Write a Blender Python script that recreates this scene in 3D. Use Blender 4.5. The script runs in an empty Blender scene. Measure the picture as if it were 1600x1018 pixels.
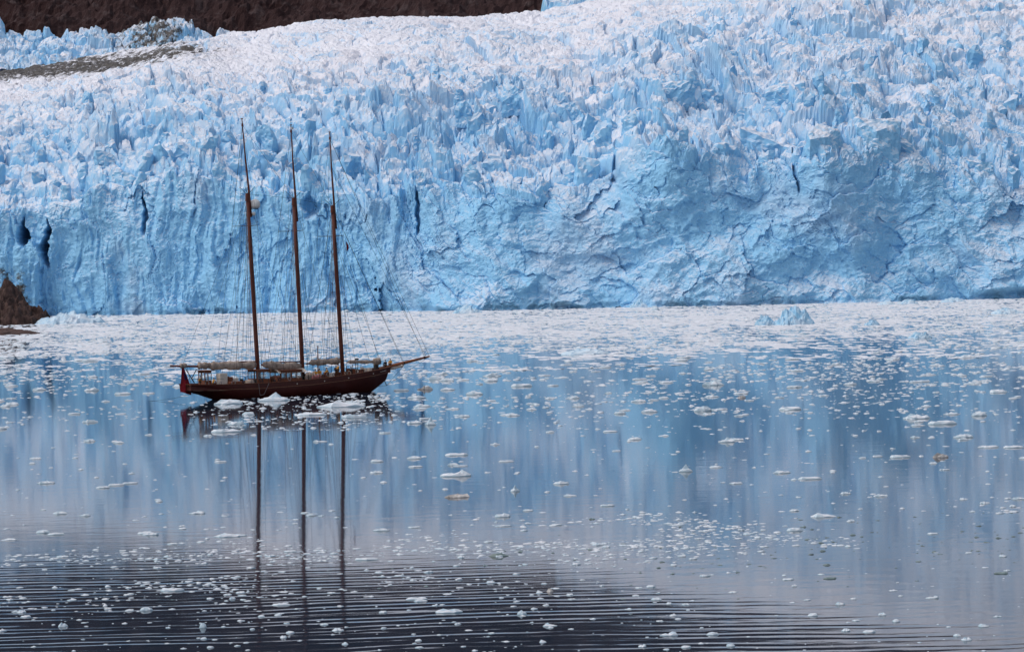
import bpy, bmesh, math, random
import numpy as np
from mathutils import Vector, Matrix, noise as mnoise

# ------------------------------------------------------------------ camera, sky, sun, exposure
scene = bpy.context.scene
C = scene.collection
FPX = 4444.0                      # focal length in pixels of a 1600 px wide frame
CAM = np.array([0.0, 0.0, 20.0])
PITCH = math.atan((509.0 - 410.0) / FPX)
ROLL = math.radians(1.35)
up0 = np.array([0, math.sin(PITCH), math.cos(PITCH)])
FWD = np.array([0, math.cos(PITCH), -math.sin(PITCH)])
RIGHT = math.cos(ROLL) * np.array([1.0, 0, 0]) - math.sin(ROLL) * up0
UP = math.sin(ROLL) * np.array([1.0, 0, 0]) + math.cos(ROLL) * up0

cd = bpy.data.cameras.new('camera')
cam = bpy.data.objects.new('camera', cd)
C.objects.link(cam)
cd.sensor_width = 36.0
cd.lens = FPX * 36.0 / 1600.0
cd.clip_start = 1.0
cd.clip_end = 20000.0
M = Matrix(((RIGHT[0], UP[0], -FWD[0], CAM[0]), (RIGHT[1], UP[1], -FWD[1], CAM[1]),
            (RIGHT[2], UP[2], -FWD[2], CAM[2]), (0, 0, 0, 1)))
cam.matrix_world = M
scene.camera = cam

SUN_EL, SUN_AZ = math.radians(55), math.radians(-98)      # azimuth from +Y (into the picture) towards +X
world = bpy.data.worlds.new('World')
scene.world = world
world.use_nodes = True
nt = world.node_tree
sky = nt.nodes.new('ShaderNodeTexSky')
sky.sky_type = 'NISHITA'
sky.sun_disc = False
sky.sun_elevation = SUN_EL
sky.sun_rotation = SUN_AZ
sky.air_density = 1.0
sky.dust_density = 3.0
sky.ozone_density = 1.0
hsv = nt.nodes.new('ShaderNodeHueSaturation')              # thin overcast: the blue of the sky is washed out
hsv.inputs['Saturation'].default_value = 0.6
nt.links.new(sky.outputs['Color'], hsv.inputs['Color'])
bg = nt.nodes['Background']
nt.links.new(hsv.outputs['Color'], bg.inputs['Color'])
bg.inputs['Strength'].default_value = 0.14

sd = bpy.data.lights.new('sun', 'SUN')
sd.energy = 0.9
sd.angle = math.radians(35)
sd.color = (1.0, 0.95, 0.9)
sun = bpy.data.objects.new('sun', sd)
C.objects.link(sun)
sdir = Vector((math.sin(SUN_AZ) * math.cos(SUN_EL), math.cos(SUN_AZ) * math.cos(SUN_EL), math.sin(SUN_EL)))
sun.rotation_euler = sdir.to_track_quat('Z', 'Y').to_euler()
sun.location = sdir * 500

vs = scene.view_settings
vs.view_transform = 'Standard'
vs.look = 'None'
vs.exposure = 0.0
vs.gamma = 1.0
scene.cycles.use_denoising = True
scene.cycles.diffuse_bounces = 4
scene.cycles.glossy_bounces = 3
scene.cycles.max_bounces = 6

# ------------------------------------------------------------------ helpers
def ray(px, py):
    """direction through a pixel of the 1600x1018 frame, scaled so that its y is 1"""
    x = (np.asarray(px, float) - 800.0) / FPX
    y = (509.0 - np.asarray(py, float)) / FPX
    dx = RIGHT[0] * x + UP[0] * y + FWD[0]
    dy = RIGHT[1] * x + UP[1] * y + FWD[1]
    dz = RIGHT[2] * x + UP[2] * y + FWD[2]
    return dx / dy, dz / dy

def on_water(px, py):
    sx, sz = ray(px, py)
    d = -CAM[2] / sz
    return sx * d, d

def at(px, py, d):
    sx, sz = ray(px, py)
    return sx * d, d, CAM[2] + sz * d

def horizon(px):
    return 410.0 - (np.asarray(px, float) - 800.0) * math.tan(ROLL)

U32 = np.uint32
def hash2(ix, iy, seed):
    with np.errstate(over='ignore'):
        h = (ix.astype(np.int64) & 0xFFFFFFFF).astype(U32) * U32(374761393)
        h = h + (iy.astype(np.int64) & 0xFFFFFFFF).astype(U32) * U32(668265263) + U32(seed * 974711 + 12345)
        h = (h ^ (h >> U32(13))) * U32(1274126177)
        h = h ^ (h >> U32(16))
        h = h * U32(2246822519)
        h = h ^ (h >> U32(15))
    return h

def r01(h, k=0):
    with np.errstate(over='ignore'):
        g = (h + U32(k * 2654435 + 1)) * U32(2654435761)
        g = (g ^ (g >> U32(15))) * U32(2246822519)
        g = g ^ (g >> U32(13))
    return (g & U32(0xFFFFFF)).astype(np.float64) / 16777215.0

def vnoise(x, y, seed):
    ix, iy = np.floor(x), np.floor(y)
    fx, fy = x - ix, y - iy
    fx = fx * fx * (3 - 2 * fx)
    fy = fy * fy * (3 - 2 * fy)
    a = r01(hash2(ix, iy, seed)); b = r01(hash2(ix + 1, iy, seed))
    c = r01(hash2(ix, iy + 1, seed)); d = r01(hash2(ix + 1, iy + 1, seed))
    return (a + (b - a) * fx) * (1 - fy) + (c + (d - c) * fx) * fy

def fbm(x, y, seed, octs=4, gain=0.5):
    s = 0; a = 1.0; t = 0
    for o in range(octs):
        s = s + a * (vnoise(x, y, seed + o * 17) - 0.5)
        t += a; a *= gain
        x = x * 2.03 + 11.3; y = y * 2.03 + 5.7
    return s / t * 2

def voronoi(x, y, seed):
    """nearest jittered cell: F1, F2, hash of the cell, offset to its centre"""
    ix, iy = np.floor(x), np.floor(y)
    f1 = np.full(x.shape, 9.0); f2 = np.full(x.shape, 9.0)
    hh = np.zeros(x.shape, U32); ox = np.zeros(x.shape); oy = np.zeros(x.shape)
    for j in (-1, 0, 1):
        for i in (-1, 0, 1):
            h = hash2(ix + i, iy + j, seed)
            dx = ix + i + 0.1 + 0.8 * r01(h, 1) - x
            dy = iy + j + 0.1 + 0.8 * r01(h, 2) - y
            d = np.sqrt(dx * dx + dy * dy)
            n = d < f1
            f2 = np.where(n, f1, np.minimum(f2, d))
            hh = np.where(n, h, hh); ox = np.where(n, -dx, ox); oy = np.where(n, -dy, oy)
            f1 = np.where(n, d, f1)
    return f1, f2, hh, ox, oy

def sstep(a, b, x):
    t = np.clip((x - a) / (b - a), 0, 1)
    return t * t * (3 - 2 * t)

def grid_mesh(name, co, nr, nc, mat, smooth=False):
    me = bpy.data.meshes.new(name)
    me.vertices.add(nr * nc)
    me.vertices.foreach_set('co', np.ascontiguousarray(co, np.float32).ravel())
    r, c = np.meshgrid(np.arange(nr - 1), np.arange(nc - 1), indexing='ij')
    a = (r * nc + c).ravel()
    q = np.stack([a, a + 1, a + 1 + nc, a + nc], 1).astype(np.int32)
    n = len(q)
    me.loops.add(n * 4); me.polygons.add(n)
    me.loops.foreach_set('vertex_index', q.ravel())
    me.polygons.foreach_set('loop_start', np.arange(0, n * 4, 4, dtype=np.int32))
    me.polygons.foreach_set('loop_total', np.full(n, 4, np.int32))
    me.polygons.foreach_set('use_smooth', np.full(n, smooth, bool))
    me.update(calc_edges=True)
    me.materials.append(mat)
    return me

def link(name, me, parent=None):
    o = bpy.data.objects.new(name, me)
    C.objects.link(o)
    if parent: o.parent = parent
    return o

def tag(o, label, cat, group=None):
    o['label'] = label; o['category'] = cat
    if group: o['group'] = group
    return o

def structure(o, label=None):
    o['kind'] = 'structure'
    if label: o['label'] = label
    return o

# ------------------------------------------------------------------ materials
def new_mat(name):
    m = bpy.data.materials.new(name)
    m.use_nodes = True
    t = m.node_tree
    return m, t, t.nodes['Principled BSDF']

def N(t, kind, **kw):
    n = t.nodes.new(kind)
    for k, v in kw.items():
        if k in n.inputs: n.inputs[k].default_value = v
        else: setattr(n, k, v)
    return n

def math_node(t, op, a, b=None, c=None, clamp=False):
    n = t.nodes.new('ShaderNodeMath'); n.operation = op; n.use_clamp = clamp
    for i, v in enumerate((a, b, c)):
        if v is None: continue
        if isinstance(v, (int, float)): n.inputs[i].default_value = v
        else: t.links.new(v, n.inputs[i])
    return n.outputs[0]

def mix_col(t, fac, a, b):
    n = t.nodes.new('ShaderNodeMix'); n.data_type = 'RGBA'
    for s, v in ((n.inputs[0], fac), (n.inputs[6], a), (n.inputs[7], b)):
        if isinstance(v, (int, float)): s.default_value = v
        elif isinstance(v, tuple): s.default_value = (*v, 1)
        else: t.links.new(v, s)
    return n.outputs[2]

def ramp(t, fac, lo, hi):
    n = t.nodes.new('ShaderNodeMapRange')
    n.inputs['From Min'].default_value = lo; n.inputs['From Max'].default_value = hi
    t.links.new(fac, n.inputs['Value'])
    return n.outputs['Result']

def noise(t, vec, scale, detail=4, rough=0.55, dist=0.0):
    n = N(t, 'ShaderNodeTexNoise', Scale=scale, Detail=detail, Roughness=rough, Distortion=dist)
    t.links.new(vec, n.inputs['Vector'])
    return n.outputs['Fac']

def ice_material(name, white, blue, scale=1.0, debris=True):
    m, t, b = new_mat(name)
    geo = N(t, 'ShaderNodeNewGeometry')
    tc = N(t, 'ShaderNodeTexCoord')
    P = tc.outputs['Object']
    sep = N(t, 'ShaderNodeSeparateXYZ'); t.links.new(geo.outputs['Normal'], sep.inputs[0])
    n1 = noise(t, P, 0.035 * scale, 5)
    n2 = noise(t, P, 0.35 * scale, 5, 0.65)
    # weathered, snow-like crust on the tops, clean blue ice where blocks have broken away
    f = math_node(t, 'MULTIPLY_ADD', sep.outputs['Z'], 1.25, -0.19)
    f = math_node(t, 'ADD', f, math_node(t, 'MULTIPLY_ADD', n1, 1.5, -0.75))
    f = math_node(t, 'ADD', f, math_node(t, 'MULTIPLY_ADD', n2, 1.3, -0.65), clamp=True)
    if debris:
        fr_ = N(t, 'ShaderNodeAttribute', attribute_name='fresh')
        f = math_node(t, 'MULTIPLY_ADD', fr_.outputs['Fac'], -0.60, f, clamp=True)
    col = mix_col(t, f, blue, white)
    # thin dusty tint
    n3 = noise(t, P, 0.02 * scale, 6, 0.6)
    col = mix_col(t, math_node(t, 'MULTIPLY', ramp(t, n3, 0.52, 0.80), 0.55), col, (0.66, 0.60, 0.64))
    if debris:
        at_ = N(t, 'ShaderNodeAttribute', attribute_name='debris')
        nd = noise(t, P, 0.16, 6, 0.7)
        df = math_node(t, 'ADD', at_.outputs['Fac'], math_node(t, 'MULTIPLY_ADD', nd, 3.4, -1.7))
        df = math_node(t, 'MULTIPLY', ramp(t, df, 0.35, 0.75), ramp(t, at_.outputs['Fac'], 0.02, 0.25), clamp=True)
        col = mix_col(t, df, col, mix_col(t, nd, (0.025, 0.022, 0.022), (0.13, 0.115, 0.105)))
    t.links.new(col, b.inputs['Base Color'])
    b.inputs['Roughness'].default_value = 0.55
    b.inputs['Specular IOR Level'].default_value = 0.3
    bump = N(t, 'ShaderNodeBump', Strength=0.9, Distance=0.5 / scale)
    nb = noise(t, P, 0.7 * scale, 6, 0.7, 0.6)
    t.links.new(nb, bump.inputs['Height'])
    t.links.new(bump.outputs['Normal'], b.inputs['Normal'])
    return m

M_ice = ice_material('glacier_ice', (0.82, 0.82, 0.88), (0.28, 0.585, 0.85))
M_floe = ice_material('floe_ice', (0.78, 0.80, 0.84), (0.52, 0.68, 0.78), scale=6.0, debris=False)
M_berg = ice_material('berg_ice', (0.66, 0.78, 0.87), (0.28, 0.56, 0.78), scale=2.0, debris=False)

def plain(name, col, rough=0.6, var=0.25, scale=3.0, spec=0.4, metal=0.0, bump=0.0):
    m, t, b = new_mat(name)
    tc = N(t, 'ShaderNodeTexCoord')
    n = noise(t, tc.outputs['Object'], scale, 5, 0.6)
    lo = tuple(c * (1 - var) for c in col); hi = tuple(min(1, c * (1 + var)) for c in col)
    t.links.new(mix_col(t, ramp(t, n, 0.3, 0.7), lo, hi), b.inputs['Base Color'])
    b.inputs['Roughness'].default_value = rough
    b.inputs['Specular IOR Level'].default_value = spec
    b.inputs['Metallic'].default_value = metal
    if bump:
        bp = N(t, 'ShaderNodeBump', Strength=0.7, Distance=bump)
        t.links.new(n, bp.inputs['Height']); t.links.new(bp.outputs['Normal'], b.inputs['Normal'])
    return m

M_slush = plain('slush', (0.70, 0.72, 0.77), 0.7, 0.25, 0.35, 0.3, bump=0.08)
M_dirty = plain('dirty_ice', (0.48, 0.45, 0.43), 0.8, 0.62, 1.6, bump=0.1)
M_clear = plain('clear_dark_ice', (0.20, 0.26, 0.25), 0.3, 0.3, 2.0, bump=0.05)

def rock_material():
    m, t, b = new_mat('dark_rock')
    tc = N(t, 'ShaderNodeTexCoord')
    P = tc.outputs['Object']
    a = noise(t, P, 0.006, 7, 0.6, 0.8)
    c = noise(t, P, 0.09, 5, 0.7)
    col = mix_col(t, ramp(t, a, 0.35, 0.7), (0.026, 0.010, 0.010), (0.055, 0.032, 0.032))
    col = mix_col(t, math_node(t, 'MULTIPLY', ramp(t, c, 0.52, 0.72), 0.6), col, (0.12, 0.09, 0.09))
    t.links.new(col, b.inputs['Base Color'])
    b.inputs['Roughness'].default_value = 0.9
    b.inputs['Specular IOR Level'].default_value = 0.15
    bp = N(t, 'ShaderNodeBump', Strength=1.0, Distance=4.0)
    t.links.new(c, bp.inputs['Height']); t.links.new(bp.outputs['Normal'], b.inputs['Normal'])
    return m
M_rock = rock_material()
M_shore = plain('shore_rock', (0.062, 0.034, 0.028), 0.9, 0.75, 0.35, bump=0.6)

def water_material():
    m, t, b = new_mat('fjord_water')
    tc = N(t, 'ShaderNodeTexCoord')
    P = tc.outputs['Object']
    n = noise(t, P, 0.01, 3)
    t.links.new(mix_col(t, n, (0.007, 0.023, 0.043), (0.010, 0.028, 0.050)), b.inputs['Base Color'])
    b.inputs['Roughness'].default_value = 0.05
    b.inputs['IOR'].default_value = 1.33
    mp = N(t, 'ShaderNodeMapping'); mp.inputs['Scale'].default_value = (0.5, 1.0, 1.0)
    t.links.new(P, mp.inputs['Vector'])
    bp = N(t, 'ShaderNodeBump', Strength=0.3, Distance=0.03)
    t.links.new(noise(t, mp.outputs['Vector'], 0.5, 3, 0.5), bp.inputs['Height'])
    t.links.new(bp.outputs['Normal'], b.inputs['Normal'])
    return m
M_water = water_material()

# ------------------------------------------------------------------ water: one sheet, wake ripples as real waves near the camera
def build_water():
    d = np.concatenate([[-3000, -800, -100, 60, 110], np.arange(128, 235, 0.22), np.linspace(236, 460, 60),
                        np.linspace(480, 1500, 40), [3000.0, 9000.0]])
    px = np.concatenate([[-40000, -9000, -2500], np.linspace(-300, 1900, 300), [4000, 10500, 41600]])
    D, PX = np.meshgrid(d, px, indexing='ij')
    X = (PX - 800) / FPX * np.maximum(D, 400 * (np.abs(PX - 800) > 1400) + 128 * (np.abs(PX - 800) <= 1400))
    start = np.interp(PX, [0, 500, 800, 1200, 1600], [218, 208, 196, 180, 168])
    near = sstep(0, 1, (start - D) / 58.0)
    w = 2.0 * fbm(X * 0.05, D * 0.06, 5, 4)
    ph = (D + 0.00045 * (X + 6) ** 2 - 0.045 * X + 0.9 * w) * 2 * math.pi
    amp = 0.0066 * near * (0.22 + 0.95 * np.clip(0.45 + 1.1 * fbm(X * 0.05, D * 0.16, 9, 3), 0, 1.2))
    Z = amp * (np.sin(ph / 1.85) + 0.6 * np.sin(ph / 1.33 + 0.10 * X + 1.0 + 2 * w) + 0.3 * np.sin(ph / 2.9 - 0.05 * X))
    Z = Z + 0.004 * near * fbm(X / 1.6, D / 0.9, 19, 2)
    Z = np.where((D > 127) & (D < 234), Z, 0)
    co = np.stack([X, D, Z], -1)
    o = link('water', grid_mesh('water', co.reshape(-1, 3), len(d), len(px), M_water, True))
    structure(o, 'calm blue fjord water mirroring the glacier')
build_water()

# ------------------------------------------------------------------ glacier
FRONT = lambda px: 88880.0 / np.interp(px, [-150, 60, 400, 750, 1200, 1600, 1750], [66, 67, 70, 74, 75.5, 75, 75])
CLIFF_Y = lambda px: np.interp(px, [-150, 0, 60, 130, 200, 270, 330, 380, 450, 520, 600, 660, 720, 790, 860, 930, 965, 1000, 1040, 1090, 1150, 1200, 1240, 1290, 1340, 1400, 1460, 1520, 1600, 1750],
                               [330, 330, 325, 312, 290, 268, 280, 300, 298, 305, 318, 305, 296, 292, 300, 288, 262, 232, 222, 240, 256, 262, 250, 232, 240, 262, 262, 276, 290, 290])
TOP_Y = lambda px: np.interp(px, [-150, 0, 80, 200, 300, 400, 540, 700, 850, 900, 1000, 1200, 1400, 1750],
                             [128, 112, 97, 76, 58, 55, 38, 22, 12, 2, -22, -80, -140, -240])
D_END = 1850.0
SLOTS = [(38, 342, 390, 4.2, 30), (75, 343, 420, 4.0, 30), (1250, 222, 305, 1.8, 6), (967, 250, 295, 3.4, 7), (1172, 205, 238, 1.6, 9), (655, 300, 372, 1.8, 7), (228, 300, 372, 2.2, 8),
         (488, 308, 345, 7.0, 9)]

def serac_height(X, S, zone):
    """blocks, blades and crevasses of the icefall; zone scales the relief"""
    wx = X + 7 * fbm(X / 31, S / 31, 71, 3)
    ws = S + 7 * fbm(X / 29, S / 29, 72, 3)
    h = np.zeros_like(X)
    for k, (lx, ls, amp, tilt, crev, p) in enumerate([(36, 32, 11.0, 13.0, 6.0, 1.6), (14, 12, 7.0, 8.5, 4.5, 1.8), (6.0, 6.0, 2.4, 3.8, 1.6, 1.3), (2.6, 2.8, 0.7, 1.2, 0.4, 1.0)]):
        f1, f2, hh, ox, oy = voronoi(wx / lx + 0.35 * ws / ls, ws / ls - 0.15 * wx / lx, 100 + k)
        b = amp * r01(hh, 3) ** p
        b = b + tilt * ((r01(hh, 4) - 0.5) * 1.6 * ox + (r01(hh, 5) - 0.25) * 1.3 * oy)
        gap = sstep(0.0, 0.16, f2 - f1)
        h = h + b - crev * (1 - gap)
    return h * zone

def build_glacier():
    nc = 1260
    px = np.linspace(-150, 1750, nc)
    d0 = FRONT(px)
    yc = CLIFF_Y(px) + 9 * fbm(px / 40, px * 0, 3, 3)
    lean = np.interp(px, [0, 600, 720, 1000, 1250, 1600], [9, 12, 34, 40, 30, 30])
    zc = at(px, yc, d0 + lean)[2]
    z1 = at(px, TOP_Y(px), D_END)[2]
    ncl, nif = 180, 600
    v = np.linspace(0, 1, ncl)
    t = np.linspace(0, 1, nif + 1)[1:] ** 1.12
    # base sheet, distance D and height Z
    Dc = d0[None] + lean[None] * v[:, None] ** 1.2
    Zc = -2.0 + (zc[None] + 2.0) * v[:, None]
    dl = d0 + lean
    Di = dl[None] + (D_END - dl)[None] * t[:, None]
    Zi = zc[None] + (z1 - zc)[None] * (0.80 * t + 0.20 * (1 - (1 - t) ** 2))[:, None]
    D = np.concatenate([Dc, Di]); Z = np.concatenate([Zc, Zi])
    PX = np.broadcast_to(px[None], D.shape)
    X = (PX - 800) / FPX * D
    back = D - dl[None]                                       # metres behind the cliff edge
    below = np.maximum(0, zc[None] - Z) * (np.arange(D.shape[0])[:, None] < ncl)
    # --- icefall relief (up)
    wi = np.where(below > 0, 1 - sstep(0, 13, below), 1.0) * (0.35 + 0.65 * sstep(-6, 26, back))
    zone = np.interp(back, [0, 60, 260, 420, 600], [0.9, 1.0, 0.75, 0.30, 0.14]) * np.interp(PX, [0, 250, 500, 1250, 1600], [0.62, 0.8, 1.0, 1.0, 0.8])
    S = np.maximum(back, -40) + 0 * X
    zone = zone * np.clip(0.95 + 0.9 * fbm(X / 90, S / 55, 35, 3), 0.35, 1.6)
    h = serac_height(X, S, zone)
    h = h + 9 * fbm(X / 120, S / 90, 31, 3) * sstep(0, 60, back)
    h = h + 1.0 * fbm(X / 2.5, S / 3.5, 33, 4)
    dz = (h - 5.5 * zone) * wi
    # --- face relief (out, towards the water)
    left = 1 - sstep(560, 720, PX)
    V = Z
    wx = X + 5 * fbm(X / 17, V / 17, 41, 3); wz = V + 5 * fbm(X / 15, V / 15, 42, 3)
    out = 13 * fbm(X / 60, V / 75, 43, 4)
    sh = 1 - left
    ux = wx + 0.7 * sh * wz; uz = wz * (1 - 0.55 * left) - 0.35 * sh * wx
    # scalloped fracture surfaces: rounded hollows that meet in sharp ridges
    for k, (l, a) in enumerate([(46, 11.0), (20, 4.5), (8, 1.3), (3.6, 0.5)]):
        out = out + a * (0.3 - np.abs(fbm(ux / l, uz / (0.75 * l), 200 + 9 * k, 3, 0.45)))
    jx = ux + 1.6 * fbm(X / 3.0, V / 3.0, 58, 2); jz = uz + 1.6 * fbm(X / 3.0, V / 3.0, 59, 2)
    for k, (lx, lz, a, ti, cr) in enumerate([(27, 19, 2.6, 8.0, 0.3), (11, 9, 1.1, 3.6, 0.25), (4.6, 3.8, 0.3, 1.0, 0.1)]):
        f1, f2, hh, ox, oy = voronoi(jx / lx, jz / lz, 250 + k)
        some = (r01(hh, 7) > 0.35)
        out = out + (a * (r01(hh, 3) - 0.5) + ti * ((r01(hh, 4) - 0.5) * ox + (r01(hh, 5) - 0.5) * oy)) * some - cr * (1 - sstep(0, 0.05, f2 - f1)) * some
    out = out + 1.1 * fbm(X / 2.4, V / 2.0, 57, 5, 0.65)
    # long cracks running down the face
    crack = np.abs(fbm(jx / 17 + 0.3 * jz / 21, jz / 50, 63, 5, 0.6))
    out = out - 0.8 * (1 - sstep(0.0, 0.02, crack)) * sstep(0.1, 0.4, fbm(X / 45, V / 25, 64, 2))
    flute = np.abs(fbm(wx / 5.5, V / 60, 47, 4))
    out = out - 5.5 * left * (0.4 - flute)
    out = out + 16 * np.exp(-((PX - 1050) / 70) ** 2) * sstep(0.35, 0.9, V / zc[None]) + 9 * np.exp(-((PX - 1290) / 45) ** 2) * sstep(0.5, 0.9, V / zc[None])
    # image row of each point, for the few crevasses that have a known place on the face
    row = horizon(PX) - (V - 20) / D * FPX
    for (sx, y0, y1, w, dep) in SLOTS:
        cx = sx + 9 * fbm(row / 30, row * 0 + sx, 55, 4)
        ww = w * (0.35 + 1.3 * sstep(y0, (y0 + y1) / 2, row) * (1 - 0.7 * sstep((y0 + y1) / 2, y1, row))) * (1 + 0.7 * fbm(row / 9, row * 0 + sx, 56, 3))
        m = np.exp(-(np.abs(PX - cx) / np.maximum(ww, 0.8)) ** 4) * sstep(y0 - 6, y0 + 8, row) * (1 - sstep(y1 - 14, y1, row))
        out = out - dep * m
    out = out - 1.5 * (1 - sstep(0.6, 2.6, V + 0.8 * fbm(X / 9, X * 0, 66, 3)))
    out = out - 7 * sstep(1500, 1560, PX) * (1 - sstep(1.5, 5, V))
    wc = np.where(np.arange(D.shape[0])[:, None] < ncl, 1.0, 1 - sstep(0, 40, back))
    D2 = D - out * wc
    X2 = (PX - 800) / FPX * D
    Z2 = Z + dz
    co = np.stack([X2, D2, Z2], -1)
    me = grid_mesh('glacier', co.reshape(-1, 3), D.shape[0], nc, M_ice)
    # rock debris lying on the ice: medial moraine at the far left edge, dirty foot beside the shore rock, dusty right flank
    mor = np.exp(-((back - (500 - 0.12 * np.maximum(PX, 0))) / 55) ** 2) * (1 - sstep(230, 420, PX)) * 1.0
    foot = (1 - sstep(20, 75, PX)) * (1 - sstep(14, 30, V)) * 0.5
    dust = 0.22 * sstep(1250, 1550, PX) * sstep(180, 380, back)
    deb = np.clip(mor + foot + dust, 0, 1)
    a = me.attributes.new('debris', 'FLOAT', 'POINT')
    a.data.foreach_set('value', deb.astype(np.float32).ravel())
    # freshly calved, clean ice on the front
    fresh = np.where(np.arange(D.shape[0])[:, None] < ncl, 1 - sstep(0.80, 1.0, V / zc[None]) * 0.6, 0.4 * (1 - sstep(0, 30, back)) - 0.75 * sstep(90, 380, back))
    fresh = fresh * np.clip(0.8 + 0.9 * fbm(X / 40, V / 30, 88, 3), 0.1, 1.2)
    a = me.attributes.new('fresh', 'FLOAT', 'POINT')
    a.data.foreach_set('value', fresh.astype(np.float32).ravel())
    o = link('glacier', me)
    structure(o, 'broken blue and white tidewater glacier filling the background')
    return o, co, D.shape[0], nc, ncl, px
glacier, GCO, GNR, GNC, GNCL, GPX = build_glacier()

# single seracs standing out of the icefall, as pieces of the glacier
def chunk_mesh(name, rng, mat, size):
    bm = bmesh.new()
    bmesh.ops.create_cube(bm, size=1.0)
    for v in bm.verts: v.co.z += 0.5
    for k in range(rng.randint(4, 7)):
        n = Vector((rng.uniform(-1, 1), rng.uniform(-1, 1), rng.uniform(0.1, 1.2))).normalized()
        p = Vector((0, 0, 0.5)) + n * rng.uniform(0.28, 0.5)
        g = bm.verts[:] + bm.edges[:] + bm.faces[:]
        r = bmesh.ops.bisect_plane(bm, geom=g, plane_co=p, plane_no=n, clear_outer=True)
        ed = [e for e in bm.edges if e.is_boundary]
        if ed: bmesh.ops.contextual_create(bm, geom=ed)
    bmesh.ops.triangulate(bm, faces=bm.faces[:])
    for v in bm.verts: v.co = Vector((v.co.x * size[0], v.co.y * size[1], v.co.z * size[2]))
    for k in range(4 if max(size) > 13 else 3):
        bmesh.ops.subdivide_edges(bm, edges=[e for e in bm.edges if e.calc_length() > 1.8], cuts=1)
        bmesh.ops.triangulate(bm, faces=[f for f in bm.faces if len(f.verts) > 3])
    bm.normal_update()
    off = Vector((rng.uniform(0, 99), rng.uniform(0, 99), 0))
    for v in bm.verts:
        q = v.co + off
        k = 1.3 * mnoise.noise(q * 0.22) + 0.9 * abs(mnoise.noise(q * 0.5)) + 0.5 * mnoise.noise(q * 1.1)
        v.co += v.normal * k
    me = bpy.data.meshes.new(name)
    bm.to_mesh(me); bm.free()
    me.materials.append(mat)
    return me

def build_seracs():
    rng = random.Random(4)
    kinds = [chunk_mesh('serac', rng, M_ice, (rng.uniform(4, 9), rng.uniform(3.5, 6), rng.uniform(7, 12))) for k in range(36)]
    co = GCO
    n = 0
    # broad flat-faced slabs above the right half of the face
    for (sx, sy, w, h) in [(1205, 236, 30, 20), (1290, 222, 22, 18), (1365, 228, 30, 24), (1420, 240, 20, 18),
                           (905, 190, 22, 20), (940, 212, 20, 22), (760, 200, 18, 16), (1060, 150, 26, 16), (1240, 160, 24, 14), (820, 165, 20, 15)]:
        c = int(np.argmin(np.abs(GPX - sx)))
        zz = GCO[GNCL:, c, 2]; dd = GCO[GNCL:, c, 1]
        row = horizon(sx) - (zz - 20) / dd * FPX
        r = GNCL + int(np.argmax(row < sy))
        p = co[r, c]
        o = link('serac', chunk_mesh('serac_slab', rng, M_ice, (w * 0.75, 0.4 * w, h)), glacier)
        o.rotation_euler = (rng.uniform(-0.1, 0.15), rng.uniform(-0.1, 0.1), rng.uniform(-0.4, 0.4))
        o.location = (p[0], p[1] + 4, p[2] - 0.55 * h)
        n += 1
    while n < 270:
        c = rng.randrange(60, GNC - 60)
        r = GNCL + 6 + int(rng.random() ** 1.3 * 330)
        p = co[r, c]
        if p[2] < co[r - 9:r + 9, c - 9:c + 9, 2].mean() - 1: continue
        o = link('serac', kinds[n % len(kinds)], glacier)
        k = rng.uniform(0.8, 1.2) * (0.7 if r > GNCL + 200 else 1)
        o.scale = (k, k, k)
        o.rotation_euler = (rng.uniform(-0.2, 0.2), rng.uniform(-0.2, 0.2), rng.uniform(0, 6.28))
        o.location = (p[0], p[1], p[2] - 4.5)
        n += 1
build_seracs()

# ice of the side valley behind the moraine, and a far ridge of seracs at the skyline
def ice_band(name, label, x0, x1, ytop, ybot, d0, d1, seed, nc=330, nr=110):
    px = np.linspace(x0, x1, nc)
    t = np.linspace(0, 1, nr)
    D = d0 + (d1 - d0) * t[:, None] + 0 * px[None]
    zt = at(px, np.interp(px, *ytop), d1)[2]; zb = at(px, np.interp(px, *ybot), d0)[2]
    Z = zb[None] + (zt - zb)[None] * t[:, None]
    X = (px[None] - 800) / FPX * D
    edge = sstep(0, 0.06, (px[None] - x0) / (x1 - x0)) * (1 - sstep(0.94, 1, (px[None] - x0) / (x1 - x0)))
    h = serac_height(X + 500 * seed, D, 1.0)
    Z = Z + (h - 6) * 0.8 - 60 * (1 - edge)
    me = grid_mesh(name, np.stack([X, D, Z], -1).reshape(-1, 3), nr, nc, M_ice)
    deb = np.clip(0.55 * np.exp(-((px[None] - 255) / 55) ** 2) + 0 * D, 0, 1) + 0.10
    a = me.attributes.new('debris', 'FLOAT', 'POINT'); a.data.foreach_set('value', deb.astype(np.float32).ravel())
    structure(link(name, me), label)
ice_band('side_glacier', 'pale seracs of a side glacier beyond the brown moraine', -170, 420, ([-170, 0, 60, 160, 300, 340, 420], [50, 46, 52, 52, 44, 60, 95]),
         ([-170, 400], [150, 90]), 1860, 2010, 1)
ice_band('upper_icefall', 'blue serac ridge at the skyline below the dark mountain', 838, 1250, ([838, 870, 900, 1000, 1250], [22, 8, 0, -30, -110]),
         ([838, 1250], [60, -60]), 1865, 1980, 2, nc=260, nr=90)

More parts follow.
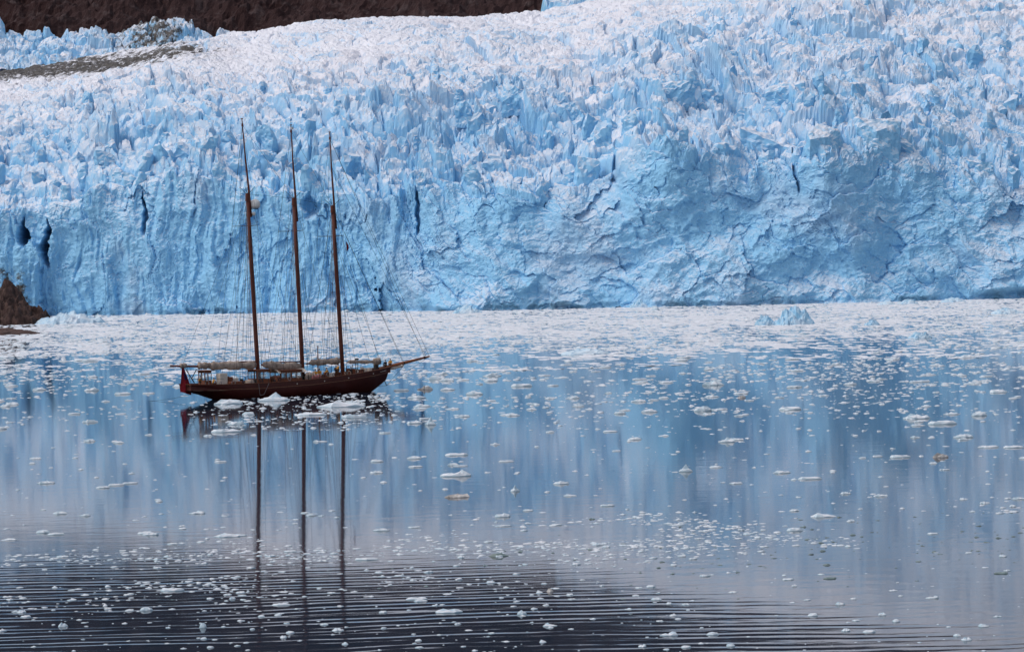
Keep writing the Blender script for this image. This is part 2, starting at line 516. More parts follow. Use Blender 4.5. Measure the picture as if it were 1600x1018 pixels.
# ------------------------------------------------------------------ mountain behind the glacier
def build_mountain():
    nr, nc = 240, 700
    px = np.linspace(-900, 2500, nc)
    d = 2040 + 2860 * np.linspace(0, 1, nr) ** 2.4
    D, PX = np.meshgrid(d, px, indexing='ij')
    X = (PX - 800) / FPX * D
    ztop = at(PX, -560 + 0 * PX, D)[2]
    z0 = at(PX, np.interp(PX, [-900, 0, 400, 900, 1600, 2500], [150, 130, 95, 60, -60, -60]), 2040 + 0 * PX)[2]
    t = (D - 2040) / 2860
    crest = 900 + 160 * fbm(PX / 300, PX * 0, 77, 4)
    Z = z0 + (crest - z0) * np.clip(t * 1.5, 0, 1) ** 0.85
    gull = np.abs(fbm(X / 190 + 0.8 * D / 260, D / 300 - 0.4 * X / 260, 61, 6, 0.55))
    Z = Z + (gull * 150 - 45) * sstep(0.0, 0.12, t) + (26 * fbm(X / 60, D / 50, 62, 6, 0.6) + 7 * fbm(X / 9, D / 9, 65, 4, 0.6)) * sstep(0, 0.02, t)
    structure(link('mountain', grid_mesh('mountain', np.stack([X, D, Z], -1).reshape(-1, 3), nr, nc, M_rock)), 'dark brown rocky mountainside above the glacier')
build_mountain()

# ------------------------------------------------------------------ shore rocks at the left edge
def rock_lump(name, cx, cy, w, dep, h, seed, mat, nr=40, nc=48, peaky=1.0):
    u = np.linspace(-1, 1, nc); v = np.linspace(-1, 1, nr)
    V, U = np.meshgrid(v, u, indexing='ij')
    r = np.sqrt(U * U + V * V)
    Z = h * np.clip(1 - r ** 1.7, -0.2, 1)
    Z = Z * (0.75 + 0.5 * fbm(U * 2 + seed, V * 2, seed, 4)) + 0.14 * h * fbm(U * 7 + seed, V * 7, seed + 5, 4) * peaky
    f1, f2, hh, ox, oy = voronoi(U * 4 + seed, V * 4, seed + 9)
    Z = Z + (0.22 * h * (r01(hh, 3) - 0.5 + 0.9 * ox * (r01(hh, 4) - 0.5))) * (r < 0.97) - 0.35 * (r >= 0.97)
    co = np.stack([U * w / 2, V * dep / 2, Z], -1)
    o = link(name, grid_mesh(name, co.reshape(-1, 3), nr, nc, mat))
    o.location = (cx, cy, 0)
    return o
x, y = on_water(4, 508)
tag(rock_lump('rock_outcrop', x, y + 16, 34, 36, 17, 3, M_shore, 70, 80, 1.4), 'dark brown rock outcrop at the foot of the glacier, left edge', 'rock')
x, y = on_water(2, 522)
tag(rock_lump('rock_spit', x, y, 27, 26, 2.4, 8, M_shore, peaky=0.5), 'low brown rock spit at the left edge in front of the outcrop', 'rock')

# ------------------------------------------------------------------ the schooner
class MB:
    """collects verts and faces of ONE mesh"""
    def __init__(s): s.v = []; s.f = []
    def ring_loft(s, rings, closed=True, cap0=True, cap1=True):
        n = len(rings[0]); base = len(s.v)
        for r in rings: s.v += [tuple(p) for p in r]
        for i in range(len(rings) - 1):
            for j in range(n if closed else n - 1):
                a = base + i * n + j; b = base + i * n + (j + 1) % n
                s.f.append((a, b, b + n, a + n))
        if cap0: s.f.append(tuple(base + j for j in reversed(range(n))))
        if cap1: s.f.append(tuple(base + (len(rings) - 1) * n + j for j in range(n)))
        return s
    def tube(s, pts, rad, n=8):
        pts = [Vector(p) for p in pts]
        if not hasattr(rad, '__len__'): rad = [rad] * len(pts)
        rings = []
        for i, p in enumerate(pts):
            d = (pts[min(i + 1, len(pts) - 1)] - pts[max(i - 1, 0)]).normalized()
            a = d.orthogonal().normalized() if abs(d.z) < 0.9 else Vector((1, 0, 0)).cross(d).normalized()
            if abs(d.z) < 0.9: a = Vector((0, 0, 1)).cross(d).normalized()
            b = d.cross(a)
            rings.append([p + (a * math.cos(2 * math.pi * k / n) + b * math.sin(2 * math.pi * k / n)) * rad[i] for k in range(n)])
        return s.ring_loft(rings)
    def box(s, lo, hi):
        x0, y0, z0 = lo; x1, y1, z1 = hi
        b = len(s.v)
        s.v += [(x0, y0, z0), (x1, y0, z0), (x1, y1, z0), (x0, y1, z0), (x0, y0, z1), (x1, y0, z1), (x1, y1, z1), (x0, y1, z1)]
        s.f += [tuple(b + i for i in q) for q in ((0, 3, 2, 1), (4, 5, 6, 7), (0, 1, 5, 4), (1, 2, 6, 5), (2, 3, 7, 6), (3, 0, 4, 7))]
        return s
    def build(s, name, mat, parent=None, smooth=False, bevel=0):
        me = bpy.data.meshes.new(name)
        me.from_pydata(s.v, [], s.f)
        if smooth: me.polygons.foreach_set('use_smooth', [True] * len(me.polygons))
        me.materials.append(mat); me.update()
        o = link(name, me, parent)
        if bevel:
            m = o.modifiers.new('bevel', 'BEVEL'); m.width = bevel; m.segments = 2
        return o

M_hull = plain('hull_paint', (0.072, 0.0125, 0.009), 0.45, 0.2, 1.5, 0.35)
M_wood = plain('varnished_wood', (0.17, 0.050, 0.022), 0.45, 0.3, 4.0, 0.4)
M_spar = plain('mast_paint', (0.135, 0.033, 0.019), 0.5, 0.25, 2.0, 0.35)
M_sprit = plain('bowsprit_varnish', (0.30, 0.095, 0.035), 0.4, 0.25, 3.0, 0.4)
M_trim = plain('strake_gilt', (0.30, 0.14, 0.08), 0.5, 0.2, 3.0)
M_deck = plain('teak_deck', (0.27, 0.19, 0.13), 0.8, 0.2, 2.0)
M_canvas = plain('sail_canvas', (0.38, 0.30, 0.25), 0.9, 0.5, 1.3, 0.1, bump=0.1)
M_cream = plain('cream_paint', (0.62, 0.55, 0.48), 0.6, 0.15, 3.0)
M_dome = plain('dome_plastic', (0.86, 0.83, 0.79), 0.5, 0.05, 2.0)
M_rope = plain('tarred_rope', (0.035, 0.030, 0.040), 0.8, 0.2, 3.0, 0.1)
M_rope2 = plain('pale_rope', (0.26, 0.23, 0.24), 0.8, 0.2, 3.0, 0.1)
M_flag = plain('red_bunting', (0.20, 0.014, 0.022), 0.85, 0.3, 2.0, 0.1)
M_blue = plain('blue_bunting', (0.02, 0.015, 0.06), 0.85, 0.2, 2.0, 0.1)
M_iron = plain('dark_iron', (0.03, 0.025, 0.025), 0.5, 0.2, 3.0, metal=0.3)
M_yellow = plain('yellow_oilskin', (0.60, 0.27, 0.025), 0.6, 0.15, 6.0, 0.3)
M_navy = plain('dark_jacket', (0.02, 0.018, 0.025), 0.8, 0.2, 6.0, 0.2)
M_trs = plain('dark_trousers', (0.10, 0.045, 0.02), 0.8, 0.2, 6.0, 0.2)
M_skin = plain('skin', (0.48, 0.27, 0.19), 0.6, 0.08, 8.0, 0.3)
M_hair = plain('dark_hair', (0.025, 0.016, 0.012), 0.8, 0.2, 20.0, 0.2)
M_pink = plain('faded_red_cover', (0.34, 0.12, 0.12), 0.85, 0.25, 3.0, 0.1)
def glass():
    m, t, b = new_mat('window_glass')
    tc = N(t, 'ShaderNodeTexCoord')
    n = noise(t, tc.outputs['Object'], 1.0, 2)
    t.links.new(mix_col(t, n, (0.75, 0.85, 0.9), (0.85, 0.92, 0.95)), b.inputs['Base Color'])
    b.inputs['Roughness'].default_value = 0.03
    b.inputs['Transmission Weight'].default_value = 0.9
    b.inputs['IOR'].default_value = 1.1
    return m
M_glass = glass()

HEAD = math.radians(33)
sx, sy = on_water(290, 626)
ship = bpy.data.objects.new('schooner', None); C.objects.link(ship)
ship.location = (sx, sy, 0); ship.rotation_euler = (0, 0, HEAD)
tag(ship, 'dark red three-masted schooner lying among ice floes with sails furled', 'schooner')
CH, SH = math.cos(HEAD), math.sin(HEAD)

def s_z(px, py, off=0.0):
    """point of the ship's centre plane (shifted to starboard by off) seen at a pixel: (s, z)"""
    rx, rz = ray(px, py)
    # (sx + s CH + off SH) = rx * d ; d = sy + s SH - off CH
    s = (rx * (sy - off * CH) - sx - off * SH) / (CH - rx * SH)
    d = sy + s * SH - off * CH
    return float(s), float(CAM[2] + rz * d)

def rail_z(s): return float(np.interp(s, [0, 5, 12, 20, 28, 34, 39], [2.50, 2.35, 2.30, 2.50, 3.00, 3.55, 4.15]))
S_STEM = s_z(606, 574)[0]
def half(s): return float(np.interp(s, [0, 2, 5, 10, 16, 22, 27, 31, 34, 36.5, S_STEM], [2.1, 2.7, 3.3, 3.8, 4.0, 3.95, 3.5, 2.7, 1.75, 0.85, 0.10]))
def keel_z(s): return float(np.interp(s, [0, 2.2, 4.6, 8, 28, 33.0, 34.8, 36.5, S_STEM], [1.45, 0.85, 0.0, -1.3, -1.3, -0.05, 1.1, 2.35, 3.75]))
def hull_y(s, z):
    zb, zr = keel_z(s), rail_z(s)
    t = min(1, max(0, (z - zb) / (zr - zb)))
    p = float(np.interp(s, [0, 6, 16, 26, 34, 39], [1.7, 2.6, 4.0, 2.6, 1.35, 1.2]))
    return half(s) * (1 - (1 - t) ** p) + 0.02
def build_hull():
    mb = MB(); rings = []
    for s in np.concatenate([np.linspace(0, 6, 9), np.linspace(7, 30, 20), np.linspace(31, S_STEM, 14)]):
        zb, zr = keel_z(s), rail_z(s)
        zs = [zb + (zr - zb) * k / 10 for k in range(11)]
        ring = [(s, -hull_y(s, z), z) for z in zs[::-1]] + [(s, hull_y(s, z), z) for z in zs]
        inner = max(0.02, half(s) - 0.16)
        ring += [(s, inner, zr), (s, inner * 0.98, zr - 0.9), (s, -inner * 0.98, zr - 0.9), (s, -inner, zr)]
        rings.append(ring)
    hull = mb.ring_loft(rings).build('hull', M_hull, ship, True)
    e = hull.modifiers.new('split', 'EDGE_SPLIT'); e.split_angle = math.radians(50)
    # deck, cap rail, strake
    mb = MB(); rings = []
    for s in np.linspace(0.3, S_STEM - 0.6, 30):
        w = max(0.05, half(s) - 0.2); z = rail_z(s) - 0.86
        rings.append([(s, -w, z), (s, 0, z + 0.10), (s, w, z), (s, w, z - 0.04), (s, -w, z - 0.04)])
    mb.ring_loft(rings).build('deck', M_deck, ship)
    for side in (-1, 1):
        mb = MB(); rings = []
        for s in np.linspace(0, S_STEM + 0.1, 44):
            w = half(min(s, S_STEM)) * side; z = rail_z(s) + 0.004
            rings.append([(s, w - 0.2 * side, z), (s, w + 0.07 * side, z), (s, w + 0.07 * side, z + 0.08), (s, w - 0.2 * side, z + 0.08)][::side])
        mb.ring_loft(rings).build('cap_rail', M_wood, ship)
        mb = MB(); rings = []
        for s in np.linspace(3.0, S_STEM - 1.2, 44):
            z = rail_z(s) - 0.80; w = hull_y(s, z) * side
            rings.append([(s, w - 0.05 * side, z), (s, w + 0.05 * side, z), (s, w + 0.05 * side, z + 0.05), (s, w - 0.05 * side, z + 0.05)][::side])
        mb.ring_loft(rings).build('rubbing_strake', M_trim, hull)
        for (s0, s1, dz) in ((33.6, 35.0, -0.42), (36.0, 37.3, -0.35)):
            mb = MB(); rings = []
            for s in np.linspace(s0, s1, 6):
                z = rail_z(s) + dz; w = hull_y(s, z) * side
                rings.append([(s, w - 0.03 * side, z), (s, w + 0.05 * side, z), (s, w + 0.05 * side, z + 0.09), (s, w - 0.03 * side, z + 0.09)][::side])
            mb.ring_loft(rings).build('bow_scroll', M_cream, hull)
        for s in (17.3, 26.8, 32.0, 22.2):
            z = rail_z(s) - 0.45; w = hull_y(s, z) * side
            MB().tube([(s, w - 0.04 * side, z), (s, w + 0.05 * side, z)], 0.09, 10).build('hawse_port', M_cream, hull)
    mb = MB(); mb.box((-0.06, -2.1, 2.504), (0.16, 2.1, 2.585)); mb.build('taffrail', M_wood, ship)
    return hull
hull = build_hull()
DZ = lambda s: rail_z(s) - 0.82

# masts ------------------------------------------------------------
def rope(name, parent, a, b, r=0.022, mat=None, sag=0.0, n=5):
    a, b = Vector(a), Vector(b)
    pts = [a.lerp(b, k / 8) - Vector((0, 0, sag * 4 * (k / 8) * (1 - k / 8))) for k in range(9)] if sag else [a, b]
    return MB().tube(pts, r, n).build(name, mat or M_rope, parent)

class Mast: pass
masts = []
for (bx, by, lx, ly, tx, ty, spx, spy, topdetail) in [(402, 563, 386.5, 303, 378, 186, 389, 353, 0), (472, 563, 459, 310, 454.5, 196, 461, 361, 1), (534, 557, 519.5, 322, 515, 207, 522, 369, 2)]:
    m = Mast()
    s1, z1 = s_z(bx, by); s2, z2 = s_z(lx, ly); s3, z3 = s_z(tx, ty)
    k = (s2 - s1) / (z2 - z1)
    foot = (s1 - k * (z1 - 1.2), 0, 1.2)
    m.at = lambda z, s1=s1, z1=z1, k=k: (s1 + k * (z - z1), 0, z)
    m.z2, m.z3 = z2, z3
    m.o = MB().tube([foot, m.at(8), m.at(20), m.at(z2)], [0.34, 0.34, 0.32, 0.27], 14).build('mast', M_spar, ship, True)
    m.top = Vector((s3, 0, z3)); m.low = Vector(m.at(z2))
    MB().tube([Vector(m.at(z2 - 3.6)) + Vector((0.42, 0, 0)), m.low + Vector((0.30, 0, 0.3)), m.low.lerp(m.top, 0.5) + Vector((0.1, 0, 0)), m.top], [0.17, 0.17, 0.13, 0.07], 10).build('topmast', M_spar, m.o, True)
    MB().tube([m.low - Vector((0, 0, 1.1)), m.low + Vector((0.05, 0, 0.1))], [0.36, 0.36], 14).build('mast_cap', M_spar, m.o)
    MB().tube([m.low.lerp(m.top, 0.90), m.low.lerp(m.top, 0.94)], [0.16, 0.16], 10).build('hounds_band', M_spar, m.o)
    MB().tube([m.top, m.top + Vector((0, 0, 0.12))], [0.2, 0.2], 10).build('truck', M_spar, m.o)
    if topdetail == 1:
        rope('masthead_antenna', m.o, m.top, m.top + Vector((0.02, 0, 1.3)), 0.03)
        MB().tube([m.top + Vector((0.3, 0, -0.6)), m.top + Vector((0.3, 0, -0.25))], [0.1, 0.13], 8).build('masthead_light', M_cream, m.o)
    zs = s_z(spx, spy)[1]
    m.zs = zs
    for side in (-1, 1):
        c = Vector(m.at(zs))
        MB().tube([c, c + Vector((-0.75, side * 4.2, 0.06))], [0.065, 0.045], 6).build('spreader', M_iron, m.o)
    for (dx, dy) in ((-0.55, 0.9), (0.55, -0.9), (-0.5, -0.9), (0.5, 0.9)):
        MB().tube([m.low - Vector((0, 0, 0.15)), m.low + Vector((dx * 1.6, dy, 1.1))], 0.035, 5).build('crosstree', M_iron, m.o)
    # shrouds to the channels, both sides, and topmast shrouds over the spreaders
    for side in (-1, 1):
        for j, ds in enumerate((-2.6, -1.5, -0.5, 0.5)):
            b = s1 + 0.4 + ds
            rope('shroud', m.o, Vector(m.at(zs)) + Vector((0, 0.25 * side, 0)), (b, side * (half(b) - 0.05), rail_z(b) + 0.1), 0.021)
            MB().tube([(b, side * (half(b) - 0.05), rail_z(b) + 0.05), (b, side * (half(b) - 0.08), rail_z(b) + 0.75)], 0.05, 6).build('deadeye', M_iron, m.o)
        tip = Vector(m.at(zs)) + Vector((-0.75, side * 4.2, 0.06))
        rope('topmast_shroud', m.o, m.low.lerp(m.top, 0.92), tip, 0.018)
        rope('topmast_shroud', m.o, tip, (s1 - 1.2, side * (half(s1 - 1.2) - 0.05), rail_z(s1 - 1.2)), 0.018)
        rope('backstay', m.o, m.low, (s1 - 4.6, side * (half(s1 - 4.6) - 0.05), rail_z(s1 - 4.6) + 0.1), 0.020)
        rope('running_backstay', m.o, m.low.lerp(m.top, 0.92), (s1 - 5.6, side * (half(s1 - 5.6) - 0.05), rail_z(s1 - 5.6) + 0.1), 0.018)
    # halyards down the mast
    for q in range(4):
        o0 = Vector((-0.5 - 0.12 * q, 0.3 * (q - 1.5), 0))
        rope('halyard', m.o, m.low - Vector((0.35, 0, 0.4 + q)), Vector(m.at(3.2)) + o0 * 1.4, 0.018, M_rope2)
    rope('flag_halyard', m.o, m.top, Vector(m.at(3.4)) + Vector((-0.6, -1.5, 0)), 0.014)
    masts.append(m)
miz, mn, fr = masts
rope('triatic_stay', ship, miz.low, mn.low, 0.020)
rope('triatic_stay', ship, mn.low, fr.low, 0.020)
rope('topmast_stay', ship, miz.low.lerp(miz.top, .92), mn.low, 0.018)
rope('topmast_stay', ship, mn.low.lerp(mn.top, .92), fr.low, 0.018)
rope('mizzen_stay', ship, miz.low, Vector(mn.at(3.6)), 0.020)
rope('main_stay', ship, mn.low, Vector(fr.at(3.6)), 0.020)

# radar dome and scanner on the mizzen
s_d, z_d = s_z(398.5, 318)
MB().tube([(s_d, 0, z_d - 0.72), (s_d, 0, z_d - 0.66), (s_d, 0, z_d - 0.3), (s_d, 0, z_d + 0.15), (s_d, 0, z_d + 0.48), (s_d, 0, z_d + 0.66), (s_d, 0, z_d + 0.72)],
          [0.45, 0.68, 0.78, 0.78, 0.60, 0.30, 0.03], 18).build('radar_dome', M_dome, ship, True)
mm = Vector(miz.at(z_d - 0.85))
MB().tube([mm, (s_d + 0.4, 0, z_d - 0.80)], 0.07, 6).build('dome_bracket', M_iron, ship)
MB().tube([mm - Vector((0, 0, 1.4)), (s_d - 0.2, 0, z_d - 1.55)], 0.06, 6).build('scanner_bracket', M_iron, ship)
MB().tube([(s_d - 0.3, 0, z_d - 1.9), (s_d - 0.3, 0, z_d - 1.75), (s_d - 0.3, 0, z_d - 1.45), (s_d - 0.3, 0, z_d - 1.3)], [0.15, 0.28, 0.28, 0.12], 12).build('radar_scanner', M_dome, ship, True)
# small red flag under the fore spreader
s_f, z_f = s_z(541, 378)
MB().ring_loft([[(s_f + dx, 0.03 * math.sin(k), z_f - 0.2 * k) for dx in (0.0, w / 2, w)] for k, w in enumerate((0.12, 0.25, 0.35, 0.42, 0.40, 0.45, 0.3, 0.2))], closed=False, cap0=False, cap1=False).build('courtesy_flag', M_flag, ship)

# booms, gaffs and furled sails -------------------------------------
def lumpy(name, a, b, r, seed, parent, flat=0.8, droop=0.0, mat=None, ends=(0.5, 0.6)):
    rng = random.Random(seed)
    a, b = Vector(a), Vector(b); d = (b - a).normalized(); side = Vector((0, 0, 1)).cross(d).normalized(); up = d.cross(side)
    n = 26; rings = []; f = [1 + 0.16 * math.sin(i * 0.55 + seed) + 0.10 * math.sin(i * 1.3 + 2 * seed) + rng.uniform(-0.05, 0.05) for i in range(n)]
    for i in range(n):
        t = i / (n - 1); e = min(1, ends[0] + t * 6) * min(1, ends[1] + (1 - t) * 5)
        c = a.lerp(b, t) - Vector((0, 0, droop * math.sin(math.pi * t)))
        rr = r * e * f[i]
        rings.append([c + side * math.cos(2 * math.pi * k / 12) * rr * flat * rng.uniform(0.94, 1.06) + up * math.sin(2 * math.pi * k / 12) * rr * rng.uniform(0.93, 1.06) for k in range(12)])
    o = MB().ring_loft(rings).build(name, mat or M_canvas, parent, True)
    for i in range(3, n - 2, 4):                                 # gaskets lashed round the sail
        t = i / (n - 1); c = a.lerp(b, t) - Vector((0, 0, droop * math.sin(math.pi * t)))
        rr = r * f[i] * 1.01
        MB().tube([c + side * math.cos(2 * math.pi * k / 12) * rr * flat + up * math.sin(2 * math.pi * k / 12) * rr for k in range(13)], 0.016, 4).build('gasket', M_rope2, o)
    return o
def P3(px, py): s, z = s_z(px, py); return Vector((s, 0, z))
# mizzen
MB().tube([P3(401, 571.5), P3(330, 572.5), P3(266, 571.5)], [0.17, 0.2, 0.13], 10).build('boom', M_spar, ship, True)
lumpy('furled_sail', P3(400, 570), P3(328, 571.5), 0.62, 1, ship)
lumpy('furled_sail', P3(329, 571), P3(309, 571), 0.5, 2, ship)
lumpy('furled_sail', P3(292, 571), P3(281, 571), 0.36, 3, ship)
MB().tube([P3(402, 564.5), P3(350, 566), P3(318, 568.5)], [0.13, 0.12, 0.09], 8).build('gaff', M_spar, ship, True)
# main
MB().tube([P3(471, 571), P3(408, 570)], [0.16, 0.13], 10).build('boom', M_spar, ship, True)
lumpy('furled_sail', P3(471, 571), P3(411, 569), 0.62, 4, ship, droop=0.2)
MB().tube([P3(471, 565), P3(415, 566)], [0.12, 0.09], 8).build('gaff', M_spar, ship, True)
# fore
MB().tube([P3(533, 565), P3(478, 568)], [0.15, 0.12], 10).build('boom', M_spar, ship, True)
lumpy('furled_sail', P3(533, 563.5), P3(484, 566.5), 0.48, 5, ship)
MB().tube([P3(534, 560.2), P3(486, 562.6)], [0.10, 0.08], 8).build('gaff', M_spar, ship, True)
# staysail boom forward of the foremast
MB().tube([P3(542, 566), P3(588, 566)], [0.09, 0.09], 8).build('boom', M_spar, ship, True)
lumpy('furled_sail', P3(543, 565), P3(590, 565), 0.27, 6, ship, ends=(0.4, 1))
lumpy('furled_sail', P3(584, 565.5), P3(594, 563.5), 0.55, 7, ship, flat=0.9, ends=(0.5, 0.5))
# awning over the main deckhouse, hanging from the main boom
mb = MB(); rings = []
for i in range(10):
    t = i / 9; s = s_z(427 + 44 * t, 580)[0]
    zz = [s_z(427 + 44 * t, 579.5 + 1.5 * math.sin(3 * t) - 3 * t)[1] + q for q in (-0.25, 0.12, 0.28, 0.12, -0.25)]
    rings.append([(s, y, z) for y, z in zip((-1.9, -1.0, 0, 1.0, 1.9), zz)] + [(s, y, z - 0.04) for y, z in zip((1.9, 1.0, 0, -1.0, -1.9), zz[::-1])])
mb.ring_loft(rings).build('awning', M_cream, ship)

# topping lifts, sheets, lazy jacks
rope('topping_lift', ship, miz.low, P3(285, 571), 0.018)
rope('topping_lift', ship, miz.low, P3(312, 571), 0.016)
rope('topping_lift', ship, mn.low, P3(411, 569), 0.016)
rope('topping_lift', ship, fr.low, P3(482, 566), 0.016)
for m, xs in ((miz, (345, 365, 385)), (mn, (425, 440, 455)), (fr, (495, 508, 520))):
    for q, xx in enumerate(xs):
        for side in (-1, 1):
            rope('lazy_jack', ship, Vector(m.at(m.zs - 1 - 2 * q)), P3(xx, 569) + Vector((0, 0.3 * side, 0)), 0.013, M_rope2)
rope('vang', ship, Vector(miz.at(miz.z2 - 1)), P3(345, 560) + Vector((0, -2.4, -3.2)), 0.016)
rope('mizzen_sheet', ship, P3(292, 572), (1.2, 0, DZ(1.2)), 0.03)

# bowsprit and headstays --------------------------------------------
b0, b1 = P3(600, 574.5), P3(671, 556.5)
MB().tube([b0 - (b1 - b0) * 0.08, b0, b0.lerp(b1, 0.5), b1], [0.30, 0.30, 0.25, 0.13], 12).build('bowsprit', M_sprit, ship, True)
for t in (0.42, 0.88): MB().tube([b0.lerp(b1, t), b0.lerp(b1, t + 0.02)], [0.31 - 0.1 * t, 0.31 - 0.1 * t], 12).build('sprit_band', M_iron, ship)
stem_w = P3(583, 604)
strk = P3(604, 602)
MB().tube([P3(597.5, 587), strk], [0.07, 0.06], 6).build('dolphin_striker', M_iron, ship)
rope('martingale', ship, b1, strk, 0.022); rope('martingale', ship, b0.lerp(b1, 0.5), strk, 0.02)
rope('bobstay', ship, strk, stem_w, 0.025)
for side in (-1, 1):
    rope('bowsprit_guy', ship, b1, (S_STEM - 3, side * (half(S_STEM - 3)), rail_z(S_STEM - 3) - 0.4), 0.02)
lumpy('bowsprit_net', b0.lerp(b1, 0.08) - Vector((0, 0, 0.42)), b0.lerp(b1, 0.42) - Vector((0, 0, 0.36)), 0.22, 9, ship, flat=2.0, mat=M_cream)
for (p, q) in ((fr.low, b0.lerp(b1, 0.42)), (fr.low, P3(592, 562)), (fr.low.lerp(fr.top, 0.55), b0.lerp(b1, 0.93)), (fr.top - Vector((0, 0, 1)), b1), (fr.low.lerp(fr.top, 0.92), b0.lerp(b1, 0.90)),
               (Vector(fr.at(fr.zs)), P3(578, 566)), (Vector(fr.at(fr.zs)), P3(594, 562)), (fr.low, b0.lerp(b1, 0.44))):
    rope('headstay', ship, p, q, 0.022)

# deck fittings -------------------------------------------------------
def house(name, s0, s1, w, h, wins, mat=M_wood, roof=M_cream, zb=None):
    zb0 = DZ((s0 + s1) / 2) if zb is None else zb
    hs = bpy.data.objects.new(name, None); C.objects.link(hs); hs.parent = ship
    n = len(wins); f = 0.10
    # posts, sill and header leave real window openings through the house
    for sd in (-w, w - f):
        MB().box((s0, sd, zb0), (s1, sd + f, zb0 + h * 0.50)).build('side_panel', mat, hs)
        MB().box((s0, sd, zb0 + h * 0.88), (s1, sd + f, zb0 + h)).build('header', mat, hs)
        step = (s1 - s0) / n
        for i in range(n + 1):
            x = s0 + step * i
            MB().box((max(s0, x - 0.08), sd - 0.004, zb0 + h * 0.5), (min(s1, x + 0.08), sd + f + 0.004, zb0 + h * 0.88)).build('window_post', mat, hs)
        for i in range(n):
            if wins[i]:
                MB().box((s0 + step * i + 0.08, sd + 0.045, zb0 + h * 0.5), (s0 + step * (i + 1) - 0.08, sd + 0.055, zb0 + h * 0.88)).build('pane', M_glass, hs)
    for x in (s0, s1 - f):
        MB().box((x + 0.003, -w + f, zb0), (x + f - 0.003, w - f, zb0 + h * 0.5)).build('end_panel', mat, hs)
    MB().box((s0 - 0.15, -w - 0.15, zb0 + h + 0.003), (s1 + 0.15, w + 0.15, zb0 + h + 0.10)).build('roof', roof, hs, bevel=0.03)
    return hs
sA = lambda px, py=590: s_z(px, py, 1.6)[0]
house('wheel_shelter', sA(322), sA(333), 1.1, 2.9, [1, 1], M_wood, M_wood)
house('companionway', sA(402), sA(423), 1.6, 2.75, [1, 1], M_wood, M_wood)
house('deckhouse', sA(438), sA(471), 1.9, 2.4, [1, 1, 1, 1], M_wood, M_wood)
def item(name, px0, px1, w, h, mat, off=1.2, y0=None, bev=0.08):
    s0, s1 = s_z(px0, 595, off)[0], s_z(px1, 595, off)[0]; z = DZ((s0 + s1) / 2)
    y = -off if y0 is None else y0
    return MB().box((s0, y - w / 2, z), (s1, y + w / 2, z + h)).build(name, mat, ship, bevel=bev)
item('instrument_cabinet', 341, 353, 1.3, 2.5, M_cream, 0.9)
item('cabinet_hood', 353.5, 356, 1.2, 2.0, M_wood, 0.9)
item('locker', 356, 362, 1.0, 1.9, M_wood)
item('locker', 362.5, 371, 1.0, 1.7, M_cream)
item('cockpit_bench', 357, 378, 1.6, 1.2, M_wood, 1.9)
item('skylight', 384, 399, 1.6, 1.35, M_canvas, 1.8, bev=0.3)
item('skylight', 426, 436, 1.8, 1.7, M_wood, 1.0, bev=0.2)
lumpy('sail_bag', Vector((sA(476), -2.0, DZ(22) + 1.0)), Vector((sA(489), -2.0, DZ(23) + 0.9)), 0.75, 21, ship, mat=M_canvas)
lumpy('sail_bag', Vector((sA(482), -2.6, DZ(23) + 0.75)), Vector((sA(497), -2.6, DZ(24) + 0.8)), 0.45, 22, ship, mat=M_pink)
for k, (p0, p1, h, mat) in enumerate([(478, 481, 1.3, M_cream), (499, 503, 1.4, M_cream), (506, 511, 1.1, M_wood), (517, 523, 1.3, M_cream), (540, 548, 1.25, M_wood), (552, 556, 1.5, M_wood),
                                      (558, 561, 1.3, M_cream), (564, 569, 1.2, M_wood), (571, 574, 1.3, M_cream), (577, 582, 1.25, M_cream), (587, 592, 1.6, M_iron)]):
    s0, s1 = s_z(p0, 585, 1.0)[0], s_z(p1, 585, 1.0)[0]
    w = max(0.3, min(1.0, half(s1) - 0.5))
    MB().box((s0, -w, DZ(s0)), (s1, -w + 0.7, DZ(s0) + h)).build('deck_box', mat, ship, bevel=0.06)
crng = random.Random(8)
for px in (328, 347, 366, 381, 394, 407, 428, 436, 451, 465, 479, 504, 512, 521, 541, 547, 562, 570):     # coils of line hung along the starboard rail
    s = s_z(px, 595, 3.4)[0]; y = -half(s) + 0.30; z = rail_z(s) + crng.uniform(0.15, 0.55); q = crng.uniform(0.16, 0.3)
    MB().tube([(s + q * math.cos(a), y, z + 1.3 * q * math.sin(a)) for a in np.linspace(0, 6.28, 13)], 0.06, 6).build('rope_coil', crng.choice((M_rope2, M_rope, M_canvas)), ship)
for px, off, r, h in ((377, 1.0, 0.28, 1.5), (398, 2.4, 0.25, 1.4), (432, 2.7, 0.3, 1.5), (476, 0.6, 0.32, 1.6), (509, 0.2, 0.3, 1.5), (544, 0.2, 0.34, 1.6), (566, 0.3, 0.28, 1.5)):
    s = s_z(px, 590, off)[0]; z = DZ(s)
    MB().tube([(s, -off, z), (s, -off, z + 0.5 * h), (s, -off, z + 0.6 * h), (s, -off, z + h)], [r, r * 0.75, r * 1.15, r], 12).build('winch', crng.choice((M_iron, M_cream, M_wood)), ship)
MB().tube([P3(497, 592), P3(496.5, 540)], [0.12, 0.07], 8).build('derrick_post', M_wood, ship)
for px, top in ((556, 560), (551, 569), (559, 562), (541, 571)):
    MB().tube([P3(px, 584), P3(px, top)], 0.06, 6).build('pin_post', M_iron, ship)
MB().box(tuple(P3(555, 562) - Vector((0, 0.1, 0))), tuple(P3(560, 559.5) + Vector((0, 0.1, 0)))).build('lamp_board', M_iron, ship)
